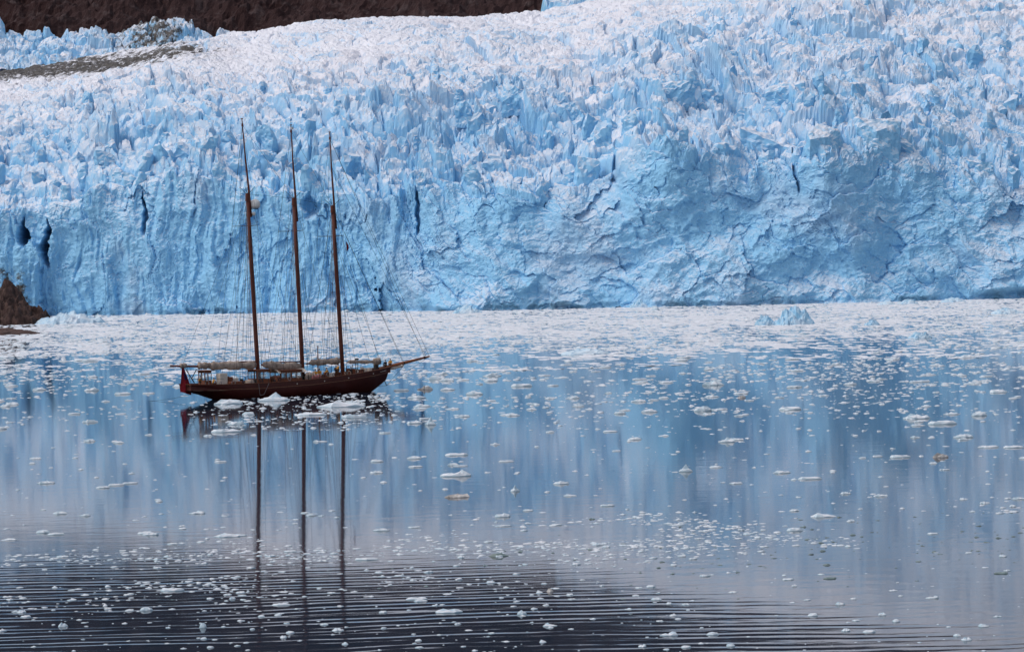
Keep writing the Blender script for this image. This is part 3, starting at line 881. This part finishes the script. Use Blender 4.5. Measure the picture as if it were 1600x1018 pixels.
# stern rail, davits, ensign
for px in (307, 311, 318):
    s = s_z(px, 595, 1.8)[0]
    MB().tube([(s, -half(s) + 0.2, rail_z(s)), (s, -half(s) + 0.2, rail_z(s) + 1.0)], 0.035, 6).build('stanchion', M_iron, ship)
MB().tube([(0.2, -half(0.2) + 0.2, rail_z(0) + 0.9), (5, -half(5) + 0.2, rail_z(5) + 0.9)], 0.03, 6).build('guard_rail', M_iron, ship)
for (a, b) in (((304, 598), (290, 576)), ((299, 592), (307, 577)), ((304, 598), (299, 591))):
    MB().tube([P3(*a), P3(*b)], 0.07, 6).build('boom_crutch', M_iron, ship)
staff0, staff1 = P3(292, 601), P3(285.5, 571)
MB().tube([staff0, staff1], [0.06, 0.04], 8).build('ensign_staff', M_wood, ship)
mb = MB(); rings = []
for i in range(13):                                             # ensign hanging in folds from its staff
    t = i / 12
    c = staff1.lerp(P3(284, 613), t * 0.98)
    w = 0.25 + 1.55 * min(1, t * 1.35)
    rings.append([c + Vector((w * u - 0.15, 0.22 * math.sin(u * 7 + 2 * t) * (0.3 + t), -0.55 * u * t + 0.04 * math.sin(9 * u))) for u in np.linspace(0, 1, 9)])
ens = mb.ring_loft(rings, closed=False, cap0=False, cap1=False).build('ensign', M_flag, ship, True)
ens['label'] = 'red ensign hanging limp from the stern staff'
mb = MB()
rings2 = [[p + Vector((0, -0.035, 0)) for p in r[3:7]] for r in rings[3:7]]
mb.ring_loft(rings2, closed=False, cap0=False, cap1=False).build('flag_canton', M_blue, ens, True)
# boarding ladder and fender lines on the starboard side
s0, s1 = s_z(404, 600, 3.9)[0], s_z(420, 600, 3.9)[0]
rope('side_line', ship, (s0, -half(s0) - 0.12, rail_z(s0)), (s0 + 0.2, -half(s0) - 0.1, 0.45), 0.03, M_rope2)
rope('side_line', ship, (s1, -half(s1) - 0.12, rail_z(s1)), (s1 - 0.9, -half(s1) - 0.1, 0.6), 0.03, M_rope2)
rope('side_line', ship, (s0 + 0.2, -half(s0) - 0.1, 0.45), (s1 - 0.9, -half(s1) - 0.1, 0.6), 0.03, M_rope2)
# mooring line from the stern
a = Vector((1.5, -1.0, 1.2))
rope('stern_line', ship, a, Vector((-4.5, 6.5, -0.05)), 0.02, sag=0.3)

# ------------------------------------------------------------------ the crew
def skin_mesh(name, verts, edges, rad, mat, parent, root=0, sub=1):
    me = bpy.data.meshes.new(name)
    me.from_pydata(verts, edges, [])
    o = link(name, me, parent)
    sk = o.modifiers.new('skin', 'SKIN'); sk.use_smooth_shade = True
    for i, r in enumerate(rad):
        me.skin_vertices[0].data[i].radius = (r, r)
    me.skin_vertices[0].data[root].use_root = True
    if sub:
        m = o.modifiers.new('sub', 'SUBSURF'); m.levels = sub; m.render_levels = sub
    me.materials.append(mat)
    return o
def person(loc, face, pose, jacket, label, hat=None):
    """pose: stand, bend or sit; local frame looks along +x"""
    root = bpy.data.objects.new('person', None); C.objects.link(root)
    root.location = loc; root.rotation_euler = (0, 0, face)
    tag(root, label, 'person', 'crew on the schooner')
    if pose == 'sit':
        hip, kneeF, foot, lean = 0.16, (0.42, 0.30), (0.55, -0.08), 0.12
    elif pose == 'bend':
        hip, kneeF, foot, lean = 0.86, (0.08, 0.47), (0.0, 0.05), 0.42
    else:
        hip, kneeF, foot, lean = 0.92, (0.04, 0.49), (0.0, 0.06), 0.05
    H = lambda t, y=0: (lean * t * 0.9, y, hip + t)           # along the spine
    v, e, r = [], [], []
    def add(p, rad, par=None):
        v.append(p); r.append(rad)
        if par is not None: e.append((par, len(v) - 1))
        return len(v) - 1
    pel = add(H(0), 0.14); wa = add(H(0.20), 0.125, pel); ch = add(H(0.40), 0.155, wa); nb = add(H(0.53), 0.07, ch)
    hd = H(0.62); nk = add(hd, 0.055, nb); hb = add((hd[0] + 0.02, 0, hd[2] + 0.07), 0.085, nk); add((hd[0] + 0.01, 0, hd[2] + 0.17), 0.08, hb)
    nose = add((hd[0] + 0.115, 0, hd[2] + 0.085), 0.016, hb)
    legs, arms = [], []
    for s in (-1, 1):
        a = add((0.0, 0.09 * s, hip - 0.05), 0.095, pel); k = add((kneeF[0], 0.10 * s, kneeF[1]), 0.062, a)
        f = add((foot[0], 0.11 * s, foot[1] + 0.03), 0.042, k); t = add((foot[0] + 0.17, 0.12 * s, foot[1]), 0.035, f)
        legs.append((a, k, f, t))
        sh = H(0.47, 0.20 * s); a = add(sh, 0.062, ch)
        el = (sh[0] + 0.10 + 0.1 * lean, 0.27 * s, sh[2] - 0.27); b = add(el, 0.047, a)
        wr = (el[0] + 0.20, 0.20 * s, el[2] - 0.08); c = add(wr, 0.032, b)
        pa = (wr[0] + 0.07, 0.19 * s, wr[2] - 0.01); d = add(pa, 0.034, c)
        for q, (ln, off) in enumerate(((0.065, -0.03), (0.08, -0.01), (0.075, 0.01), (0.055, 0.03))):
            m1 = add((pa[0] + 0.035, pa[1] + off, pa[2] - 0.01), 0.009, d)
            add((pa[0] + 0.035 + ln * 0.6, pa[1] + off * 1.2, pa[2] - 0.035 - ln * 0.4), 0.008, m1)
        add((pa[0] + 0.03, pa[1] - 0.05 * s, pa[2] + 0.02), 0.010, d)
        arms.append((a, b, c))
    skin_mesh('body', v, e, r, M_skin, root)
    def cover(name, idx, edges, grow, mat):
        m = {i: k for k, i in enumerate(idx)}
        skin_mesh(name, [v[i] for i in idx], [(m[p], m[q]) for p, q in edges], [r[i] + grow for i in idx], mat, root)
    (a1, b1, c1), (a2, b2, c2) = arms
    cover('jacket', [wa, pel, ch, nb, a1, b1, c1, a2, b2, c2], [(wa, pel), (wa, ch), (ch, nb), (ch, a1), (a1, b1), (b1, c1), (ch, a2), (a2, b2), (b2, c2)], 0.03, jacket)
    (l1, k1, f1, t1), (l2, k2, f2, t2) = legs
    cover('trousers', [pel, l1, k1, f1, l2, k2, f2], [(pel, l1), (l1, k1), (k1, f1), (pel, l2), (l2, k2), (k2, f2)], 0.022, M_trs)
    for f, t in ((f1, t1), (f2, t2)): cover('boot', [f, t], [(f, t)], 0.016, M_navy)
    hc = Vector((hd[0] - 0.005, 0, hd[2] + 0.16))
    MB().tube([hc + Vector((-0.03, 0, -0.10)), hc + Vector((-0.02, 0, -0.02)), hc + Vector((0, 0, 0.05)), hc + Vector((0, 0, 0.10)), hc + Vector((0, 0, 0.12))],
              [0.085, 0.108, 0.10, 0.06, 0.01], 12).build('hat' if hat else 'hair', hat or M_hair, root, True)
    for s in (-1, 1):
        MB().tube([(hd[0] + 0.095, 0.033 * s, hd[2] + 0.10), (hd[0] + 0.108, 0.033 * s, hd[2] + 0.10)], [0.012, 0.006], 6).build('eye', M_navy, root)
        MB().tube([(hd[0] + 0.01, 0.085 * s, hd[2] + 0.06), (hd[0] + 0.0, 0.105 * s, hd[2] + 0.11)], [0.012, 0.02], 6).build('ear', M_skin, root)
    MB().tube([(hd[0] + 0.09, -0.025, hd[2] + 0.03), (hd[0] + 0.096, 0, hd[2] + 0.028), (hd[0] + 0.09, 0.025, hd[2] + 0.03)], 0.008, 5).build('mouth', M_pink, root)
    return root
def aboard(px, off, dz=0.0):
    s = s_z(px, 590, off)[0]
    p = Vector((s, -off, DZ(s) + 0.06 + dz))
    return Matrix.Rotation(HEAD, 4, 'Z') @ p + ship.location
crew = [(313, 1.7, 0.35, 2.5, 'stand', M_yellow, 'person in a yellow jacket standing by the stern rail of the schooner', None),
        (332.5, 1.9, 0.1, 0.3, 'bend', M_yellow, 'person in yellow bending over beside the wheel shelter', None),
        (493, 1.0, 0.3, -2.2, 'stand', M_yellow, 'person in yellow standing just aft of the thin derrick post', M_hair),
        (499.5, 0.8, 0.3, -2.0, 'stand', M_yellow, 'person in yellow standing just forward of the thin derrick post', None),
        (513, 2.2, 0.5, 2.7, 'bend', M_yellow, 'person in yellow bending on deck midway between post and foremast', M_hair),
        (529, 1.4, 0.75, 3.0, 'stand', M_yellow, 'person in yellow standing against the foremast', M_hair),
        (525.5, 0.6, 0.5, 1.6, 'stand', M_navy, 'person in dark clothes standing behind the one at the foremast', M_navy),
        (549, 0.7, 0.0, 2.0, 'stand', M_navy, 'person in dark clothes standing on the foredeck forward of foremast', M_navy)]
for (px, off, dz, face, pose, jk, lab, hat) in crew:
    person(aboard(px, off, dz), face + HEAD, pose, jk, lab, hat)
for (px, py, jk, lab, face) in ((602, 570, M_navy, 'person in dark clothes sitting at the foot of the bowsprit', -2.6), (609.5, 568.5, M_yellow, 'person in yellow with dark cap sitting foremost on the bowsprit', -2.4)):
    s, z = s_z(px, py)
    sb = b0.lerp(b1, (s - b0.x) / (b1.x - b0.x))
    p = Matrix.Rotation(HEAD, 4, 'Z') @ Vector((s, -0.1, sb.z + 0.22)) + ship.location
    person(p, face + HEAD, 'sit', jk, lab, M_navy)

# ------------------------------------------------------------------ drifting ice
def floe_rings(rng, w, dep, h, kind, n=12, fine=True):
    """verts and faces of one floe, base just under the water"""
    ang = [2 * math.pi * (k + rng.uniform(-0.3, 0.3)) / n for k in range(n)]
    out = [rng.uniform(0.72, 1.05) for _ in range(n)]
    lv = [(1.0, -0.12), (0.98, 0.25), (0.80, 0.62), (0.45, 0.85)] if fine else [(1.0, -0.12), (0.93, 0.45), (0.5, 0.9)]
    v = []
    pk = rng.uniform(0, 6.28)
    for (k, z) in lv:
        for a, o in zip(ang, out):
            hz = z * h
            if z > 0:
                hz *= rng.uniform(0.55, 1.25)
                if kind == 'jagged': hz *= rng.uniform(0.5, 1.6)
                if kind == 'domed' and k < 0.9: hz *= 1.25
                if kind == 'flat' and k < 0.9: hz = h * rng.uniform(0.5, 0.8)
                if kind == 'humps' and k < 0.9: hz *= 0.5 + 1.1 * max(0, math.cos(a - pk)) + 0.35 * max(0, -math.cos(a - pk))
            v.append((math.cos(a) * o * k * w / 2, math.sin(a) * o * k * dep / 2, hz))
    cz = {'spire': 2.3, 'jagged': 1.0, 'domed': 1.25, 'flat': 0.6, 'humps': 0.45}[kind] * h
    v.append((rng.uniform(-.08, .08) * w, 0, cz))
    f = []
    L = len(lv)
    for i in range(L - 1):
        for j in range(n):
            a = i * n + j; b = i * n + (j + 1) % n
            f.append((a, b, b + n, a + n))
    for j in range(n): f.append(((L - 1) * n + j, (L - 1) * n + (j + 1) % n, L * n))
    return v, f

frng = random.Random(11)
def floe(px, py, wpx, hpx, kind, label, group=None, mat=None, name='ice_floe', cat='ice floe'):
    x, d = on_water(px, py + hpx * 0.25)
    k = d / FPX
    w = wpx * k; h = max(0.12, 0.58 * hpx * k)
    v, f = floe_rings(frng, w, max(0.45 * w, 0.5), h, kind, 14)
    me = bpy.data.meshes.new(name); me.from_pydata(v, [], f); me.materials.append(mat or M_floe)
    o = link(name, me); o.location = (float(x), float(d), 0)
    return tag(o, label, cat, group)

NAMED = [
 (355, 628, 52, 12, 'jagged', 'jagged white floe against the stern half of the schooner hull'),
 (430, 623, 58, 10, 'spire', 'white floe with one pointed spire against the schooner amidships'),
 (533, 632, 82, 12, 'jagged', 'broad rough white floe below the foremast of the schooner'),
 (388, 646, 21, 6, 'domed', 'small domed floe in the hull reflection under the mizzen mast'),
 (353, 672, 55, 10, 'humps', 'long two-humped white floe in the reflection below the stern'),
 (368, 661, 30, 8, 'jagged', 'rough floe just behind the two-humped floe below the stern'),
 (486, 646, 52, 8, 'flat', 'long flat floe in the reflection below the main mast'),
 (553, 650, 42, 8, 'jagged', 'rough white floe in the reflection below the bow'),
 (663, 653, 19, 4, 'flat', 'thin flat floe right of the bowsprit reflection'),
 (672, 661, 22, 10, 'spire', 'small peaked floe just below the thin flat one right of the bow'),
 (682, 590, 30, 8, 'humps', 'humped floe just beyond the bowsprit tip'),
 (816, 601, 35, 9, 'flat', 'bright blocky floe well right of the bowsprit, level with the hull'),
 (742, 614, 28, 8, 'domed', 'domed white floe between the bowsprit and the blocky floe'),
 (714, 709, 43, 7, 'flat', 'long low floe above the large pale two-part floe, picture centre'),
 (719, 727, 26, 4, 'flat', 'thin floe just behind the large pale two-part floe'),
 (712, 740, 56, 13, 'humps', 'large pale floe with a hump at its right end, picture centre'),
 (648, 728, 28, 5, 'flat', 'thin floe left of the large pale two-part floe'),
 (877, 754, 28, 6, 'jagged', 'lone rough floe right of centre in open blue water'),
 (804, 765, 17, 8, 'spire', 'small peaked floe left of the lone rough one in open water'),
 (954, 673, 26, 5, 'flat', 'thin bright floe in open water halfway right of the ship'),
 (1099, 639, 31, 11, 'domed', 'smooth domed white floe right of centre'),
 (1236, 637, 42, 10, 'flat', 'smooth tabular floe to the right of the domed one'),
 (1114, 599, 40, 10, 'jagged', 'rough white floe behind the smooth domed one'),
 (1474, 659, 48, 12, 'flat', 'thick tabular floe, front one of the pair at far right'),
 (1431, 651, 45, 10, 'jagged', 'rough floe, rear one of the pair at far right'),
 (1530, 647, 28, 8, 'domed', 'small domed floe right of the tabular pair'),
 (1405, 712, 38, 8, 'flat', 'flat-topped floe below the tabular pair at right'),
 (1506, 681, 33, 8, 'jagged', 'crumbled floe between the tabular pair and the right edge'),
 (1544, 697, 38, 6, 'flat', 'long low floe, left one of two end to end at the right edge'),
 (1585, 697, 36, 7, 'flat', 'long low floe cut by the right edge, right one of two end to end'),
 (1264, 746, 40, 8, 'flat', 'flat bright floe below right centre with an even top'),
 (1221, 737, 33, 6, 'jagged', 'thin ragged floe left of the even-topped bright one'),
 (1071, 734, 25, 9, 'spire', 'small peaked floe at right centre in calm water'),
 (1135, 688, 28, 9, 'humps', 'stepped floe in the middle of the right half'),
 (270, 920, 44, 9, 'flat', 'largest flat floe on the dark rippled water at lower left'),
 (229, 951, 22, 7, 'domed', 'domed floe below the largest flat one at lower left'),
 (317, 977, 14, 10, 'domed', 'round white lump of ice on the ripples at lower left'),
 (439, 943, 33, 6, 'flat', 'pale flat floe between the first two mast reflections'),
 (99, 976, 16, 8, 'jagged', 'small rough floe near the lower left corner'),
 (572, 872, 42, 7, 'flat', 'long flat floe right of the foremast reflection'),
 (703, 954, 47, 7, 'jagged', 'long ragged floe on the ripples, bottom centre'),
 (815, 957, 17, 9, 'domed', 'small humped floe right of the long ragged one, bottom centre'),
 (650, 934, 37, 7, 'flat', 'flat floe up left of the long ragged one, bottom centre'),
 (1045, 990, 32, 8, 'humps', 'white floe on the ripples near the bottom edge, right of centre'),
 (356, 836, 44, 7, 'jagged', 'thin ragged floe just left of the mizzen mast reflection'),
 (88, 833, 30, 6, 'flat', 'lone thin floe on calm water near the left edge'),
 (1287, 805, 44, 7, 'jagged', 'longest floe at the upper edge of the lower right ice drift'),
 (1242, 827, 30, 7, 'domed', 'white domed floe in the lower right ice drift'),
]
for (px, py, w, h, k, lab) in NAMED: floe(px, py, w, h, k, lab, 'ice floes on the fjord')
for (px, py, w, h, k, lab, mat) in [
 (664, 606, 24, 9, 'humps', 'grey-stained floe just below the bowsprit tip', M_dirty),
 (716, 774, 44, 9, 'jagged', 'brown debris-covered floe below the large pale floe, picture centre', M_dirty),
 (1470, 712, 28, 9, 'jagged', 'floe with brown dirt on it below the tabular pair at right', M_dirty),
 (859, 922, 12, 7, 'domed', 'small brown lump of ice on the ripples, bottom centre', M_dirty),
 (780, 866, 38, 8, 'humps', 'grey-green clear ice lump, lower centre', M_clear),
 (1565, 894, 24, 5, 'flat', 'dark clear ice slab near the lower right edge', M_clear),
 (1297, 902, 22, 5, 'flat', 'grey clear ice slab in the lower right quarter', M_clear),
 (1158, 620, 15, 5, 'jagged', 'short dark brown floe behind the smooth tabular floe', M_dirty)]:
    floe(px, py, w, h, k, lab, 'stained and clear floes', mat)
for (px, py, w, h, k, lab) in [
 (1240, 505, 58, 38, 'jagged', 'largest blue iceberg in the brash ice at right'),
 (1196, 506, 30, 22, 'humps', 'small iceberg just left of the largest blue one'),
 (1362, 506, 22, 13, 'jagged', 'small blocky iceberg right of the largest blue one'),
 (1438, 526, 34, 15, 'jagged', 'rough iceberg at the near edge of the brash at right'),
 (1574, 488, 46, 14, 'humps', 'iceberg in the brash ice near the right edge'),
 (1490, 470, 36, 11, 'jagged', 'ice block at the glacier foot, far right'),
 (1385, 474, 28, 8, 'humps', 'low ice block at the glacier foot, right'),
 (1418, 473, 30, 10, 'jagged', 'ice block beside the low one at the glacier foot, right'),
 (730, 487, 42, 16, 'humps', 'pale green ice mound at the glacier foot, centre'),
 (1000, 478, 30, 14, 'jagged', 'small ice mound at the glacier foot right of centre'),
 (915, 551, 70, 14, 'humps', 'long low iceberg beyond the bowsprit, right of it'),
 (108, 503, 100, 27, 'jagged', 'heap of fallen blue ice beside the dark rock outcrop')]:
    x, d = on_water(px, py + 2)
    q = d / FPX
    o = rock_lump('iceberg', float(x), float(d), w * q * 1.15, w * q * 0.8, h * q * (0.85 if k == 'jagged' else 0.75), int(px) % 97 + 3, M_berg, 22, 30, 1.7 if k == 'jagged' else 1.1)
    tag(o, lab, 'iceberg', 'icebergs in the brash')

# further single floes: the largest of the loose ones
irng = random.Random(5)
def loose_label(px, py):
    if py < 640:
        return 'white floe in the drift ' + ('left of the schooner' if px < 285 else 'right of the schooner' if px < 1000 else 'of the right half')
    if py < 800:
        return 'white floe ' + ('left of the mast reflections' if px < 390 else 'among the mast reflections' if px < 560 else 'on the calm central water' if px < 1000 else 'on the calm water at right')
    return 'white floe ' + ('on the ripples at lower left' if px < 400 else 'by the lower mast reflections' if px < 560 else 'in the lower central drift' if px < 1050 else 'in the lower right drift')
ALIKE = {}
n = 0
while n < 232:
    px = irng.uniform(-10, 1610); py = irng.choice((irng.uniform(556, 650), irng.uniform(556, 650), irng.uniform(640, 810), irng.uniform(810, 1016)))
    if 290 < px < 620 and py < 665: continue
    w = irng.uniform(13, 30) * (0.8 if py > 860 else 1)
    lab = loose_label(px, py); grp = lab.replace('white floe', 'white floes')
    kd = irng.choice(('flat', 'jagged', 'humps', 'domed', 'jagged', 'flat'))
    size = 'tiny' if w < 15.5 else 'small' if w < 20 else 'medium-sized' if w < 25 else 'wide'
    lab = lab.replace('white floe', size + ' ' + {'flat': 'flat', 'jagged': 'ragged', 'humps': 'lopsided', 'domed': 'domed'}[kd] + ' white floe')
    ALIKE.setdefault(lab, []).append((px, floe(px, py, w, w * irng.uniform(0.14, 0.25), kd, lab, grp)))
    n += 1
NUM = ('', '', 'two', 'three', 'four', 'five', 'six', 'seven', 'eight', 'nine', 'ten')
for lab, fl in ALIKE.items():                                     # look-alikes of one drift are told apart by their order
    fl.sort(key=lambda p: p[0]); k = len(fl)
    if k == 1: continue
    for i, (_, o) in enumerate(fl):
        o['label'] = lab + ', ' + ('leftmost' if i == 0 else 'rightmost' if i == k - 1 else ('', 'second', 'third', 'fourth', 'fifth', 'sixth', 'seventh', 'eighth')[i] + ' from left') + ' of ' + NUM[k]

# the uncountable small ice: packed brash below the glacier, and bits strewn over the fjord
def scatter(name, label, samples, mat, seed):
    rng = random.Random(seed)
    V, F = [], []
    protos = []
    for k in range(40):
        kd = rng.choice(('flat', 'jagged', 'humps', 'domed', 'jagged'))
        protos.append(floe_rings(rng, 1, 0.8, 1, kd, 7, False))
    A = np.array(samples); g = np.random.default_rng(seed + 50)
    which = g.integers(0, 40, len(A)); ang = g.uniform(-0.5, 0.5, len(A)) + math.pi * g.integers(0, 2, len(A))
    vs_, ls_, tot, base = [], [], [], 0
    for k in range(40):
        q = np.array(protos[k][0]); B = A[which == k]; c, sn = np.cos(ang[which == k])[:, None], np.sin(ang[which == k])[:, None]
        vx = B[:, 0:1] + (q[None, :, 0] * c - q[None, :, 1] * sn) * B[:, 2:3]
        vy = B[:, 1:2] + (q[None, :, 0] * sn + q[None, :, 1] * c) * B[:, 2:3]
        vz = q[None, :, 2] * B[:, 3:4]
        vs_.append(np.stack([vx, vy, vz], -1).reshape(-1, 3))
        flat = np.concatenate([np.array(f) for f in protos[k][1]]); nf = np.array([len(f) for f in protos[k][1]])
        ls_.append((flat[None] + base + np.arange(len(B))[:, None] * len(q)).ravel()); tot.append(np.tile(nf, len(B)))
        base += len(B) * len(q)
    me = bpy.data.meshes.new(name)
    vs_ = np.concatenate(vs_).astype(np.float32); ls_ = np.concatenate(ls_).astype(np.int32); tot = np.concatenate(tot).astype(np.int32)
    me.vertices.add(len(vs_)); me.vertices.foreach_set('co', vs_.ravel())
    me.loops.add(len(ls_)); me.loops.foreach_set('vertex_index', ls_)
    me.polygons.add(len(tot)); me.polygons.foreach_set('loop_start', (np.cumsum(tot) - tot).astype(np.int32)); me.polygons.foreach_set('loop_total', tot)
    me.polygons.foreach_set('use_smooth', np.zeros(len(tot), bool))
    me.update(calc_edges=True)
    me.materials.append(mat)
    o = link(name, me); o['kind'] = 'stuff'; o['label'] = label
    return o

nr_ = np.random.default_rng(3)
def sample(ncand, y0, y1, dens, wpx, hr, x0=-120, x1=1720):
    px = nr_.uniform(x0, x1, ncand); py = nr_.uniform(y0, y1, ncand)
    x, d = on_water(px, py)
    ok = nr_.uniform(0, 1, ncand) < dens(px, py, x, d)
    px, py, x, d = px[ok], py[ok], x[ok], d[ok]
    w = wpx[0] + (wpx[1] - wpx[0]) * nr_.uniform(0, 1, len(px)) ** 2.2
    w = w * d / FPX
    h = w * nr_.uniform(hr[0], hr[1], len(px))
    return list(zip(x, d, w, h))
edge_y = lambda px: np.interp(px, [0, 400, 800, 1200, 1600], [548, 545, 535, 522, 514])
pack = sample(56000, 466, 590, lambda px, py, x, d: (py > horizon(px) + 66) * (1 - sstep(-30, 34, py - edge_y(px) + 16 * fbm(x / 25, d / 60, 91, 3))), (2.0, 11), (0.05, 0.12))
def slush():
    nr, nc = 260, 620
    px = np.linspace(-150, 1750, nc)
    t = np.linspace(0, 1, nr)
    PY = (horizon(px) + 64)[None] + (edge_y(px) + 44 - horizon(px) - 64)[None] * t[:, None]
    PXX = np.broadcast_to(px[None], PY.shape)
    X, D = on_water(PXX, PY)
    e = edge_y(PXX) - PY
    Z = 0.05 * np.clip((e - 4) / 36, -2.5, 0.7) + 0.12 * fbm(X / 16, D / 40, 95, 3) + 0.17 * fbm(X / 2.2, D / 5.0, 96, 4, 0.6)
    f1, f2, hh, ox, oy = voronoi(X / 2.4, D / 5.0, 97)
    Z = Z + 0.22 * (r01(hh, 3) - 0.5) - 0.10 * (1 - sstep(0, 0.12, f2 - f1))
    o = link('slush_ice', grid_mesh('slush_ice', np.stack([X, D, np.maximum(Z, -0.3)], -1).reshape(-1, 3), nr, nc, M_slush))
    o['kind'] = 'stuff'; o['label'] = 'pale slush frozen between the brash ice below the glacier'
slush()
pack += sample(2600, 466, 500, lambda px, py, x, d: np.exp(-np.clip(py - horizon(px) - 67, 0, 99) / 5) * (py > horizon(px) + 66.5) * sstep(-0.2, 0.4, fbm(x / 20, d / 20, 99, 3)), (5, 20), (0.14, 0.34))
scatter('brash_ice', 'pale belt of packed brash ice along the glacier foot', pack, M_floe, 1)
bits = sample(26000, 525, 672, lambda px, py, x, d: 0.9 * np.clip((690 - py) / 140, 0, 1) ** 1.5 * sstep(-0.12, 0.32, fbm(x / 26, d / 22, 92, 4)) + 0.02, (2.5, 14), (0.05, 0.13))
bits += sample(1500, 650, 830, lambda px, py, x, d: 0.30 + 0.25 * (px > 1000), (3, 13), (0.06, 0.15))
drift = lambda px: np.interp(px, [0, 400, 800, 1200, 1600], [905, 890, 862, 828, 805])
bits += sample(14000, 790, 960, lambda px, py, x, d: np.exp(-((py - drift(px)) / 38) ** 2) * sstep(-0.15, 0.3, fbm(x / 7, d / 10, 93, 4)), (3, 16), (0.06, 0.13))
bits += sample(2200, 870, 1030, lambda px, py, x, d: 0.35 - 0.2 * (px > 1050), (3, 16), (0.08, 0.2))
bits += sample(420, 612, 672, lambda px, py, x, d: 0.75 + 0 * px, (2.5, 12), (0.06, 0.14), 330, 620)
scatter('drifting_ice_bits', 'small bits of white ice strewn over the fjord', bits, M_floe, 2)
dark = sample(900, 800, 960, lambda px, py, x, d: np.exp(-((py - drift(px) - 30) / 45) ** 2) * np.clip((px - 500) / 900, 0.08, 1), (4, 12), (0.06, 0.16))
scatter('clear_ice_bits', 'small dark bits of clear ice in the lower right drift', dark, M_clear, 3)
